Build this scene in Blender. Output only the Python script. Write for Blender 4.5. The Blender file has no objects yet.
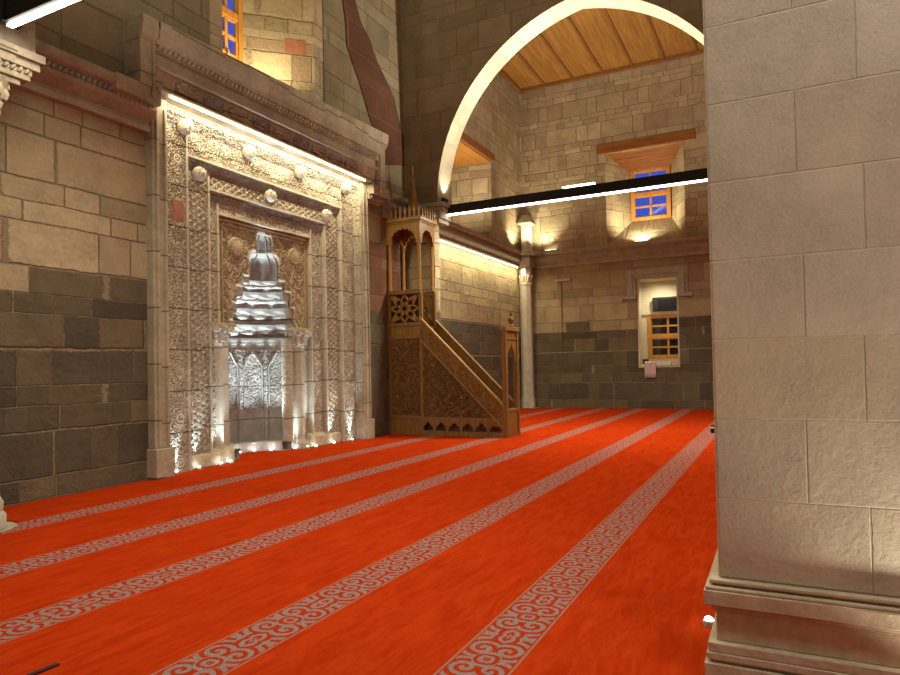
import bpy, math, random
import numpy as np
from mathutils import Vector, Matrix
random.seed(5)
S = bpy.context.scene
COL = S.collection
PI = math.pi

# ------------------------------------------------------------------ camera
cd = bpy.data.cameras.new('camera')
cam = bpy.data.objects.new('camera', cd)
COL.objects.link(cam)
FPX = 657.28
cd.sensor_width = 36.0
cd.lens = FPX / 900 * 36
cd.shift_y = 15.5 / 900
cd.clip_start = 0.05
def _cam_axes():
    def ray(u, v): return np.array([(u - 450) / FPX, (v - 353) / FPX, 1.0])
    X = ray(781, 360); X /= np.linalg.norm(X)
    Y = ray(-856, 392); Y -= X * (X @ Y); Y /= np.linalg.norm(Y)
    Z = np.cross(X, Y)
    return np.array([X, Y, Z])
R = _cam_axes()
cam.matrix_world = Matrix(((R[0][0], -R[0][1], -R[0][2], 0.0),
                           (R[1][0], -R[1][1], -R[1][2], 0.0),
                           (R[2][0], -R[2][1], -R[2][2], 1.5),
                           (0, 0, 0, 1)))
S.camera = cam

# ------------------------------------------------------------------ exposure, sky
S.view_settings.view_transform = 'Standard'
S.view_settings.look = 'None'
S.view_settings.exposure = 0.5
S.view_settings.gamma = 1.0
S.view_settings.use_curve_mapping = False
W = bpy.data.worlds.new('dusk'); S.world = W
W.use_nodes = True
bg = W.node_tree.nodes['Background']
bg.inputs[0].default_value = (0.04, 0.085, 0.42, 1)
bg.inputs[1].default_value = 1.0

WARM = (1.0, 0.84, 0.54)
SOFT = (1.0, 0.91, 0.69)
COOL = (0.70, 0.89, 1.0)

def area(name, loc, direction, sx, sy, power, color, roll_axis=None, spread=PI, parent=None):
    l = bpy.data.lights.new(name, 'AREA')
    l.shape = 'RECTANGLE'; l.size = sx; l.size_y = sy
    l.energy = power; l.color = color; l.spread = spread
    o = bpy.data.objects.new(name, l); COL.objects.link(o)
    zax = -Vector(direction).normalized()
    xax = Vector(roll_axis) if roll_axis else Vector((1, 0, 0))
    xax = (xax - zax * xax.dot(zax)).normalized()
    yax = zax.cross(xax)
    m = Matrix((xax, yax, zax)).transposed().to_4x4()
    m.translation = Vector(loc)
    o.matrix_world = m
    return o

def spot(name, loc, direction, power, color, angle=90, blend=0.6, r=0.03):
    l = bpy.data.lights.new(name, 'SPOT')
    l.energy = power; l.color = color; l.spot_size = math.radians(angle)
    l.spot_blend = blend; l.shadow_soft_size = r
    o = bpy.data.objects.new(name, l); COL.objects.link(o)
    o.matrix_world = Matrix.Translation(Vector(loc)) @ (-Vector(direction)).to_track_quat('Z', 'Y').to_matrix().to_4x4()
    return o

EX, EY, EZ = (1, 0, 0), (0, 1, 0), (0, 0, 1)
# the long tie-beam lamps (the visible pair, and unseen fill lights added in the bays around and behind the camera)
for bx_, by_, bw, bu in ((13.9, 3.7, 290, 360), (3.95, 3.7, 130, 170), (-6.0, 3.7, 70, 150), (-6.0, -4.3, 40, 150), (3.95, -4.3, 120, 120), (13.9, -4.3, 150, 200)):
    area('beam_or_fill_light', (bx_, by_ - 0.2, 5.05), (0, 0, -1), 5.8, 0.06, bw, SOFT, EY)
    area('beam_or_fill_uplight', (bx_, by_ + 0.1, 5.45), (0, 0, 1), 0.7, 0.1, bu, SOFT, EY)
area('pillar_fill_light', (1.4, -1.0, 5.6), (0.45, 0, -1), 0.8, 0.8, 84, (1.0, 0.95, 0.86), EY)  # unseen fill added to brighten the near pillar's face from above
# strip under the mihrab's cornice, strip under the cornice of the far bay
area('mihrab_strip_light', (9.1, 7.715, 5.42), (0, 0.30, -1), 5.0, 0.04, 62, (1.0, 0.87, 0.58), EX)
area('cornice_strip_light', (18.2, 7.94, 4.85), (0, 0.25, -1), 7.2, 0.04, 75, (1.0, 0.84, 0.48), EX)
# lamps lying on the cornice and on the window sills
spot('sill_light', (22.05, 4.0, 5.62), (0.7, 0, 1), 170, WARM, 150, 0.8, 0.06)
spot('sill_light', (17.9, 8.45, 5.85), (0.3, 0.15, 1), 130, WARM, 150, 0.8, 0.06)
spot('sill_light', (9.0, 8.25, 6.6), (0.3, 0.2, 1), 200, (1, 0.84, 0.48), 150, 0.8, 0.06)
spot('cornice_light', (21.72, 7.25, 5.6), (0.25, 0.15, 1), 110, WARM, 130, 0.8, 0.05)
spot('cornice_light', (21.2, 7.85, 5.6), (0.1, 0.2, 1), 90, WARM, 130, 0.8, 0.05)
spot('arch_light', (13.9, 7.0, 5.5), (0, -0.12, 1), 60, SOFT, 90, 0.7, 0.05)
spot('window_light', (22.62, 3.5, 4.1), (0.45, 0.1, -1), 60, (1, 0.9, 0.62), 150, 0.9, 0.08)
# lamps on the floor at the foot of the near pillar
spot('pillar_foot_light', (2.86, -0.93, 0.06), (0.14, 0.08, 1), 95, (1, 0.93, 0.76), 120, 0.7, 0.03)
spot('pillar_foot_light', (4.05, 0.50, 0.06), (0.0, -0.2, 1), 8, COOL, 120, 0.7, 0.02)

# ------------------------------------------------------------------ mesh helpers
class MB:
    def __init__(s): s.v = []; s.f = []
    def add(s, vs, fs):
        n = len(s.v); s.v.extend([tuple(map(float, p)) for p in vs])
        s.f.extend([tuple(i + n for i in q) for q in fs]); return s
    def box(s, x0, x1, y0, y1, z0, z1):
        return s.add([(x0,y0,z0),(x1,y0,z0),(x1,y1,z0),(x0,y1,z0),(x0,y0,z1),(x1,y0,z1),(x1,y1,z1),(x0,y1,z1)],
                     [(0,3,2,1),(4,5,6,7),(0,1,5,4),(1,2,6,5),(2,3,7,6),(3,0,4,7)])
    def bar(s, p0, p1, w, h, up=(0, 0, 1)):
        p0, p1 = Vector(p0), Vector(p1); d = (p1 - p0).normalized()
        a = d.cross(Vector(up)); 
        if a.length < 1e-4: a = d.cross(Vector((1, 0, 0)))
        a.normalize(); b = a.cross(d)
        vs = [p + a * (i * w / 2) + b * (j * h / 2) for p in (p0, p1) for i, j in ((-1,-1),(1,-1),(1,1),(-1,1))]
        return s.add(vs, [(0,1,2,3),(7,6,5,4),(0,4,5,1),(1,5,6,2),(2,6,7,3),(3,7,4,0)])
    def prism(s, pts, ax, a, b):
        """pts in the plane across axis ax ('x': (y,z), 'y': (x,z), 'z': (x,y))"""
        def P(p, t): return {'x': (t, p[0], p[1]), 'y': (p[0], t, p[1]), 'z': (p[0], p[1], t)}[ax]
        n = len(pts)
        return s.add([P(p, a) for p in pts] + [P(p, b) for p in pts],
                     [tuple(range(n - 1, -1, -1)), tuple(range(n, 2 * n))] +
                     [(i, (i + 1) % n, n + (i + 1) % n, n + i) for i in range(n)])
    def lathe(s, cx, cy, prof, n=20, a0=0.0, a1=2 * PI, rot=0.0):
        full = abs(a1 - a0 - 2 * PI) < 1e-6
        m = n if full else n + 1
        vs = [(cx + r * math.cos(a0 + rot + (a1 - a0) * k / n), cy + r * math.sin(a0 + rot + (a1 - a0) * k / n), z)
              for r, z in prof for k in range(m)]
        fs = [(i*m + k, i*m + (k+1) % m, (i+1)*m + (k+1) % m, (i+1)*m + k) for i in range(len(prof)-1) for k in range(n)]
        if full: fs += [tuple(range(m-1, -1, -1)), tuple((len(prof)-1)*m + k for k in range(m))]
        return s.add(vs, fs)
    def tube(s, pts, r, n=8):
        pts = [Vector(p) for p in pts]; vs = []
        for i, p in enumerate(pts):
            d = (pts[min(i+1, len(pts)-1)] - pts[max(i-1, 0)]).normalized()
            a = d.cross(Vector((0, 0, 1)))
            if a.length < 1e-3: a = Vector((1, 0, 0))
            a.normalize(); b = d.cross(a)
            vs += [p + (a * math.cos(2*PI*k/n) + b * math.sin(2*PI*k/n)) * r for k in range(n)]
        fs = [(i*n+k, i*n+(k+1) % n, (i+1)*n+(k+1) % n, (i+1)*n+k) for i in range(len(pts)-1) for k in range(n)]
        fs += [tuple(range(n-1, -1, -1)), tuple((len(pts)-1)*n+k for k in range(n))]
        return s.add(vs, fs)
    def ball(s, c, r, n=12, sx=1, sy=1, sz=1, tilt=None):
        vs = []; fs = []; m = max(4, n // 2)
        T = Matrix.Rotation(tilt[0], 3, tilt[1]) if tilt else None
        for i in range(m + 1):
            for k in range(n):
                t = PI * i / m
                p = Vector((r*sx*math.sin(t)*math.cos(2*PI*k/n), r*sy*math.sin(t)*math.sin(2*PI*k/n), r*sz*math.cos(t)))
                if T: p = T @ p
                vs.append((c[0]+p.x, c[1]+p.y, c[2]+p.z))
        fs = [(i*n+k, (i+1)*n+k, (i+1)*n+(k+1) % n, i*n+(k+1) % n) for i in range(m) for k in range(n)]
        return s.add(vs, fs)
    def sweep(s, prof, ax, a, b):
        """closed profile extruded along x or y; prof = [(depth coordinate, z)]"""
        return s.prism(prof, ax, a, b)
    def relief(s, o, U, V, N, lu, lv, res, fn, depth, mask=None):
        """carved sheet of lu x lv metres at o, raised along N by fn (0..1) * depth"""
        nu, nv = max(2, int(lu/res)), max(2, int(lv/res))
        u, v = np.meshgrid(np.linspace(0, lu, nu+1), np.linspace(0, lv, nv+1), indexing='ij')
        h = fn(u, v) * depth
        e = np.minimum(np.minimum(u, lu-u), np.minimum(v, lv-v))
        h = np.where(e < 1e-6, depth, h)
        P = np.array(o)[None,None,:] + u[...,None]*np.array(U) + v[...,None]*np.array(V) + h[...,None]*np.array(N)
        idx = np.arange((nu+1)*(nv+1)).reshape(nu+1, nv+1)
        q = np.stack([idx[:-1,:-1], idx[1:,:-1], idx[1:,1:], idx[:-1,1:]], -1).reshape(-1, 4)
        if mask is not None:
            uc = (u[:-1,:-1]+u[1:,1:]).ravel()/2; vc = (v[:-1,:-1]+v[1:,1:]).ravel()/2
            q = q[mask(uc, vc)]
        if np.dot(np.cross(U, V), N) < 0: q = q[:, ::-1]
        n = len(s.v); s.v.extend(map(tuple, P.reshape(-1, 3).tolist())); s.f.extend(map(tuple, (q+n).tolist()))
        return s
    def build(s, name, mat, parent=None, bevel=0, smooth=False, seg=2):
        me = bpy.data.meshes.new(name); me.from_pydata(s.v, [], s.f); me.validate(); me.update()
        if mat: me.materials.append(mat)
        if smooth:
            me.polygons.foreach_set('use_smooth', [True]*len(me.polygons))
            try: me.set_sharp_from_angle(angle=math.radians(40))
            except Exception: pass
        o = bpy.data.objects.new(name, me); COL.objects.link(o)
        if parent is not None:
            o.parent = parent
            o.matrix_parent_inverse = Matrix.Translation(-world_loc(parent))
        if bevel:
            b = o.modifiers.new('bevel', 'BEVEL'); b.width = bevel; b.segments = seg; b.limit_method = 'ANGLE'; b.angle_limit = math.radians(35)
        return o
def world_loc(o):
    p = Vector(o.location) if o.type == 'EMPTY' else Vector((0, 0, 0))
    return p
def tag(o, label, cat, group=None):
    o['label'] = label; o['category'] = cat
    if group: o['group'] = group
    return o
def thing(name, label, cat, loc, group=None):
    o = bpy.data.objects.new(name, None); COL.objects.link(o); o.location = loc
    o.empty_display_size = 0.2
    return tag(o, label, cat, group)
def structure(o): o['kind'] = 'structure'; return o
def hang(light, root):
    light.parent = root; light.matrix_parent_inverse = Matrix.Translation(-Vector(root.location)); return light

# ------------------------------------------------------------------ node helpers
class NT:
    def __init__(s, name):
        s.m = bpy.data.materials.new(name); s.m.use_nodes = True
        s.t = s.m.node_tree; s.n = s.t.nodes; s.l = s.t.links
        s.bsdf = s.n['Principled BSDF']
    def link(s, a, b):
        if hasattr(a, 'is_linked') or isinstance(a, bpy.types.NodeSocket): s.l.new(a, b)
        else: b.default_value = a
    def m_(s, op, a, b=0.0, c=0.0):
        n = s.n.new('ShaderNodeMath'); n.operation = op
        s.link(a, n.inputs[0]); s.link(b, n.inputs[1]); s.link(c, n.inputs[2]); return n.outputs[0]
    def mix(s, f, a, b, typ='MIX'):
        n = s.n.new('ShaderNodeMix'); n.data_type = 'RGBA'; n.blend_type = typ
        s.link(f, n.inputs[0])
        for k, x in ((6, a), (7, b)):
            if isinstance(x, tuple) and len(x) == 3: x = x + (1,)
            s.link(x, n.inputs[k])
        return n.outputs[2]
    def noise(s, vec, scale, detail=3, rough=0.55, dist=0.0):
        n = s.n.new('ShaderNodeTexNoise'); s.link(vec, n.inputs['Vector'])
        n.inputs['Scale'].default_value = scale; n.inputs['Detail'].default_value = detail
        n.inputs['Roughness'].default_value = rough; n.inputs['Distortion'].default_value = dist
        return n.outputs['Fac']
    def white(s, x, y=0.0, z=0.0):
        c = s.n.new('ShaderNodeCombineXYZ'); s.link(x, c.inputs[0]); s.link(y, c.inputs[1]); s.link(z, c.inputs[2])
        n = s.n.new('ShaderNodeTexWhiteNoise'); n.noise_dimensions = '3D'; s.l.new(c.outputs[0], n.inputs['Vector'])
        return n.outputs['Value']
    def step(s, x, a, b):
        n = s.n.new('ShaderNodeMapRange'); n.interpolation_type = 'SMOOTHSTEP'
        s.link(x, n.inputs[0]); n.inputs[1].default_value = a; n.inputs[2].default_value = b; return n.outputs[0]
    def ramp(s, f, stops):
        n = s.n.new('ShaderNodeValToRGB'); s.link(f, n.inputs[0]); e = n.color_ramp.elements
        while len(e) < len(stops): e.new(0.5)
        for q, (p, c) in zip(e, stops): q.position = p; q.color = tuple(c) + (1,)
        return n.outputs[0]
    def bump(s, h, dist, strength=1.0):
        n = s.n.new('ShaderNodeBump'); n.inputs['Distance'].default_value = dist; n.inputs['Strength'].default_value = strength
        s.l.new(h, n.inputs['Height']); s.l.new(n.outputs[0], s.bsdf.inputs['Normal'])
    def obj(s): 
        if not hasattr(s, '_o'): s._o = s.n.new('ShaderNodeTexCoord').outputs['Object']
        return s._o
    def xyz(s, v=None):
        n = s.n.new('ShaderNodeSeparateXYZ'); s.link(v if v is not None else s.obj(), n.inputs[0]); return n.outputs
    def done(s, color, rough=0.7, spec=0.3, metal=0.0):
        s.link(color if not (isinstance(color, tuple) and len(color) == 3) else color + (1,), s.bsdf.inputs['Base Color'])
        s.link(rough, s.bsdf.inputs['Roughness'])
        s.bsdf.inputs['Specular IOR Level'].default_value = spec
        s.bsdf.inputs['Metallic'].default_value = metal
        return s.m

def ashlar(name, h, w, pal, dark=None, zdark=0.0, mortar=(0.30, 0.24, 0.16), bumpd=0.02, rough_noise=9.0, z0=0.0,
           joint=0.011, jitter=1.0, even=None, u0=0.0, wob=0.35, tint=0.35):
    t = NT(name); o = t.xyz()
    g = t.n.new('ShaderNodeNewGeometry'); gn = t.xyz(g.outputs['Normal'])
    facex = t.m_('GREATER_THAN', t.m_('ABSOLUTE', gn[0]), 0.7)
    facez = t.m_('GREATER_THAN', t.m_('ABSOLUTE', gn[2]), 0.7)
    u = t.m_('ADD', t.m_('MULTIPLY', o[0], t.m_('SUBTRACT', 1.0, facex)), t.m_('MULTIPLY', o[1], facex))
    zz = t.m_('ADD', t.m_('MULTIPLY', o[2], t.m_('SUBTRACT', 1.0, facez)), t.m_('MULTIPLY', o[1], facez))
    wn = t.noise(t.obj(), 1.3, 2)
    zz = t.m_('ADD', zz, t.m_('MULTIPLY', t.m_('SUBTRACT', wn, 0.5), 0.05 * jitter))
    v = t.m_('DIVIDE', t.m_('SUBTRACT', zz, z0), h)
    if even is None:
        v = t.m_('ADD', v, t.m_('MULTIPLY', t.m_('SINE', t.m_('MULTIPLY', v, 1.9)), 0.28 * jitter))
    row = t.m_('FLOOR', v); fv = t.m_('FRACT', v)
    if even is None:
        wf = t.m_('ADD', 0.75, t.m_('MULTIPLY', t.white(row, 3.3), 0.6))
        uu = t.m_('DIVIDE', u, t.m_('MULTIPLY', wf, w))
        uu = t.m_('ADD', uu, t.m_('MULTIPLY', t.white(row, 7.7), 5.0))
        uu = t.m_('ADD', uu, t.m_('MULTIPLY', t.m_('SINE', t.m_('ADD', t.m_('MULTIPLY', uu, 2.3), row)), wob))
        ww = w
    else:
        par = t.m_('MODULO', t.m_('ADD', row, 40.0), 2.0)
        uu = t.m_('ADD', t.m_('DIVIDE', t.m_('SUBTRACT', u0, u), w), t.m_('MULTIPLY', par, even))
        uu = t.m_('ADD', uu, t.m_('MULTIPLY', t.m_('SUBTRACT', t.white(row, 1.2), 0.5), 0.02))
        ww = w
    colm = t.m_('FLOOR', uu); fu = t.m_('FRACT', uu)
    r1 = t.white(row, colm, 0.37); r2 = t.white(row, colm, 5.1)
    du = t.m_('MULTIPLY', t.m_('MINIMUM', fu, t.m_('SUBTRACT', 1.0, fu)), ww)
    dv = t.m_('MULTIPLY', t.m_('MINIMUM', fv, t.m_('SUBTRACT', 1.0, fv)), h)
    d = t.m_('MINIMUM', du, dv)
    d = t.m_('ADD', d, t.m_('MULTIPLY', t.m_('SUBTRACT', t.noise(t.obj(), 14, 3), 0.5), joint * 2.6))
    jt = t.step(d, joint * 0.25, joint * 1.3)
    base = t.ramp(r1, pal)
    if dark:
        dk = t.ramp(r2, dark)
        zr = t.m_('ADD', t.m_('MULTIPLY', t.m_('SUBTRACT', row, t.m_('MULTIPLY', r2, 0.9)), h), z0)
        base = t.mix(t.m_('LESS_THAN', zr, zdark), base, dk)
    n1 = t.noise(t.obj(), 2.2, 5, 0.6); n2 = t.noise(t.obj(), rough_noise * 3, 5, 0.65)
    var = t.ramp(t.m_('ADD', t.m_('MULTIPLY', n1, 0.6), t.m_('MULTIPLY', n2, 0.4)),
                 [(0.3, (0.5, 0.5, 0.5)), (0.5, (0.95, 0.93, 0.9)), (0.7, (1.3, 1.25, 1.15))])
    c = t.mix(tint + 0.3, base, var, 'MULTIPLY')
    c = t.mix(jt, mortar, c)
    hgt = t.m_('ADD', t.m_('MULTIPLY', jt, 0.55), t.m_('MULTIPLY', t.noise(t.obj(), rough_noise, 6, 0.6, 0.4), 0.9))
    hgt = t.m_('ADD', hgt, t.m_('MULTIPLY', r2, 0.6))
    t.bump(hgt, bumpd, 0.9)
    return t.done(c, 0.9, 0.15)

def plain_stone(name, c1, c2, scale=6, bumpd=0.01, rough=0.85, course=0.0):
    t = NT(name)
    n = t.noise(t.obj(), scale, 5, 0.62)
    n2 = t.noise(t.obj(), scale * 6, 4, 0.6)
    c = t.mix(t.step(n, 0.3, 0.7), c1, c2)
    c = t.mix(0.3, c, t.ramp(n2, [(0.3, (0.55, 0.55, 0.55)), (0.65, (1.2, 1.2, 1.2))]), 'MULTIPLY')
    h = t.m_('ADD', n, t.m_('MULTIPLY', n2, 0.6))
    if course:
        o = t.xyz(); v = t.m_('DIVIDE', t.m_('ADD', o[2], t.m_('MULTIPLY', t.m_('SINE', t.m_('MULTIPLY', t.m_('FLOOR', t.m_('MULTIPLY', o[0], 2.0)), 5.0)), 0.04)), course)
        fv = t.m_('FRACT', v); d = t.m_('MULTIPLY', t.m_('MINIMUM', fv, t.m_('SUBTRACT', 1.0, fv)), course)
        j = t.step(d, 0.006, 0.014)
        tone = t.white(t.m_('FLOOR', v), t.m_('FLOOR', t.m_('MULTIPLY', o[0], 2.0)))
        c = t.mix(0.5, c, t.ramp(tone, [(0, (0.75, 0.72, 0.68)), (1, (1.15, 1.12, 1.08))]), 'MULTIPLY')
        c = t.mix(j, (0.2, 0.155, 0.11), c); h = t.m_('ADD', h, j)
    t.bump(h, bumpd, 0.8)
    return t.done(c, rough, 0.2)

def wood(name, c1, c2, axis=0, scale=1.0, rough=0.4, bumpd=0.003):
    t = NT(name); mp = t.n.new('ShaderNodeMapping'); t.l.new(t.obj(), mp.inputs[0])
    sc = [14 * scale] * 3; sc[axis] = 0.9 * scale
    mp.inputs['Scale'].default_value = sc
    n = t.noise(mp.outputs[0], 1.6, 5, 0.6, 0.8)
    c = t.mix(t.step(n, 0.3, 0.72), c1, c2)
    t.bump(n, bumpd, 0.6)
    return t.done(c, rough, 0.4)

def emit(name, color, strength):
    t = NT(name); t.n.remove(t.bsdf)
    e = t.n.new('ShaderNodeEmission'); e.inputs[0].default_value = tuple(color) + (1,); e.inputs[1].default_value = strength
    t.l.new(e.outputs[0], t.n['Material Output'].inputs[0]); return t.m

def flat(name, c, rough=0.5, spec=0.4, metal=0.0):
    t = NT(name)
    n = t.noise(t.obj(), 30, 3)
    cc = t.mix(n, tuple(x * 0.85 for x in c), tuple(min(1, x * 1.12) for x in c))
    return t.done(cc, rough, spec, metal)

# ------------------------------------------------------------------ materials
TAN = [(0.0, (0.33, 0.275, 0.18)), (0.3, (0.44, 0.36, 0.235)), (0.6, (0.38, 0.315, 0.215)), (0.8, (0.50, 0.42, 0.28)), (1.0, (0.34, 0.245, 0.165))]
DARK = [(0.0, (0.165, 0.138, 0.095)), (0.4, (0.235, 0.192, 0.125)), (0.7, (0.135, 0.118, 0.09)), (1.0, (0.28, 0.225, 0.145))]
DARK = [(p, tuple(x * 0.68 for x in c)) for p, c in DARK]
PALE = [(0.0, (0.40, 0.36, 0.275)), (0.35, (0.48, 0.43, 0.32)), (0.7, (0.44, 0.385, 0.28)), (1.0, (0.50, 0.455, 0.355))]
M = {}
M['qibla_low'] = ashlar('ashlar_warm_over_dark', 0.36, 0.62, TAN, DARK, 2.45, mortar=(0.27, 0.22, 0.15), bumpd=0.055, rough_noise=5.5, joint=0.012)
M['back_low'] = ashlar('ashlar_far_wall', 0.38, 0.62, [(p, tuple(x * 0.92 for x in c)) for p, c in TAN], DARK, 2.5, mortar=(0.30, 0.24, 0.16), bumpd=0.03)
M['upper'] = ashlar('rough_upper_masonry', 0.30, 0.52, TAN, mortar=(0.36, 0.28, 0.19), bumpd=0.05, rough_noise=7, jitter=1.6)
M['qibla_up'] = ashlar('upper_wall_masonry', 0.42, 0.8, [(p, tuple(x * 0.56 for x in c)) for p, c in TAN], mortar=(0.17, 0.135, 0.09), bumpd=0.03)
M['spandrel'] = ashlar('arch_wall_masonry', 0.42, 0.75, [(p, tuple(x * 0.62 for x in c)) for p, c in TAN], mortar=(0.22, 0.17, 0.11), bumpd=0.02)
M['soffit'] = ashlar('arch_soffit_stone', 0.55, 2.0, PALE, mortar=(0.36, 0.29, 0.2), bumpd=0.008)
M['pillar'] = ashlar('smooth_pillar_blocks', 0.343, 1.0, PALE, mortar=(0.42, 0.36, 0.265), bumpd=0.0045, z0=0.565, even=0.22, u0=0.27 - 0.575, joint=0.004, jitter=0.15, rough_noise=30)
M['trim'] = plain_stone('cornice_stone', (0.35, 0.33, 0.265), (0.46, 0.44, 0.355), 4, 0.015)
M['frame'] = plain_stone('mihrab_frame_stone', (0.36, 0.32, 0.24), (0.48, 0.425, 0.325), 3, 0.012, course=0.8)
M['carved'] = plain_stone('carved_stone', (0.48, 0.435, 0.35), (0.61, 0.555, 0.455), 3, 0.006, course=0.62)
M['carved_deep'] = plain_stone('carved_panel_stone', (0.40, 0.32, 0.21), (0.50, 0.405, 0.28), 3, 0.006)
M['grey_carved'] = plain_stone('grey_carved_stone', (0.30, 0.275, 0.25), (0.42, 0.395, 0.355), 4, 0.006, course=0.62)
M['pale'] = plain_stone('pale_marble', (0.46, 0.43, 0.36), (0.58, 0.54, 0.46), 5, 0.006, 0.6)
M['base'] = plain_stone('pillar_base_stone', (0.42, 0.34, 0.225), (0.52, 0.43, 0.30), 5, 0.006, 0.7)
M['red_mix'] = ashlar('mixed_red_blocks', 0.40, 0.5, [(0, (0.16, 0.075, 0.05)), (0.35, (0.20, 0.10, 0.065)), (0.6, (0.24, 0.165, 0.10)), (0.8, (0.13, 0.07, 0.05)), (1, (0.28, 0.21, 0.14))], DARK, 2.5, mortar=(0.17, 0.12, 0.08), bumpd=0.03)
M['red'] = ashlar('red_stone_blocks', 0.40, 0.7, [(0, (0.105, 0.05, 0.034)), (0.5, (0.13, 0.06, 0.04)), (1, (0.09, 0.043, 0.03))], mortar=(0.16, 0.09, 0.06), bumpd=0.02)
M['redblock'] = plain_stone('red_block', (0.34, 0.13, 0.08), (0.42, 0.18, 0.11), 6, 0.006)
M['minbar'] = wood('walnut_carved', (0.16, 0.080, 0.019), (0.29, 0.155, 0.042), 2, 1.5, 0.42)
M['minbar_dark'] = wood('walnut_dark', (0.115, 0.055, 0.014), (0.22, 0.11, 0.032), 1, 1.5, 0.45)  # darker walnut tone for carved panels, treads and landing
M['minbar_gold'] = wood('walnut_golden', (0.26, 0.135, 0.03), (0.40, 0.225, 0.055), 2, 1.5, 0.38)
M['walnut_shade'] = wood('walnut_shade', (0.035, 0.018, 0.006), (0.06, 0.03, 0.01), 2, 1.5, 0.6)  # near-black wood, the shade behind the lattice put into its colour
M['plank'] = wood('ceiling_plank', (0.29, 0.13, 0.030), (0.46, 0.235, 0.055), 0, 0.5, 0.45)
M['batten'] = wood('ceiling_batten', (0.20, 0.085, 0.025), (0.30, 0.14, 0.04), 0, 0.6, 0.45)
M['lintel'] = wood('lintel_wood', (0.20, 0.07, 0.02), (0.32, 0.13, 0.035), 1, 0.8, 0.35)
M['casement'] = wood('window_wood', (0.45, 0.19, 0.035), (0.62, 0.30, 0.06), 2, 0.8, 0.35)
M['black'] = flat('black_metal', (0.014, 0.014, 0.016), 0.5, 0.3)
M['white_wall'] = plain_stone('plastered_reveal', (0.62, 0.56, 0.42), (0.70, 0.64, 0.5), 4, 0.004)
M['led'] = emit('led_white', (1.0, 0.93, 0.80), 9)
M['led_warm'] = emit('led_warm', (1.0, 0.88, 0.56), 7)
M['led_cool'] = emit('led_cool', (0.85, 0.94, 1.0), 32)
M['paper'] = flat('white_paper', (0.72, 0.68, 0.66), 0.7)
M['cloth'] = flat('pink_cloth', (0.62, 0.46, 0.45), 0.8)
t = NT('window_glass')
gl = t.n.new('ShaderNodeBsdfGlossy'); gl.inputs['Roughness'].default_value = 0.04; gl.inputs['Color'].default_value = (1, 1, 1, 1)
tr = t.n.new('ShaderNodeBsdfTransparent'); tr.inputs['Color'].default_value = (0.9, 0.92, 1, 1)
mx = t.n.new('ShaderNodeMixShader'); mx.inputs[0].default_value = 0.08; t.l.new(tr.outputs[0], mx.inputs[1]); t.l.new(gl.outputs[0], mx.inputs[2])
t.l.new(mx.outputs[0], t.n['Material Output'].inputs[0]); M['glass'] = t.m
t = NT('night_glass'); M['night'] = t.done((0.012, 0.014, 0.018), 0.05, 0.9)

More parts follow.
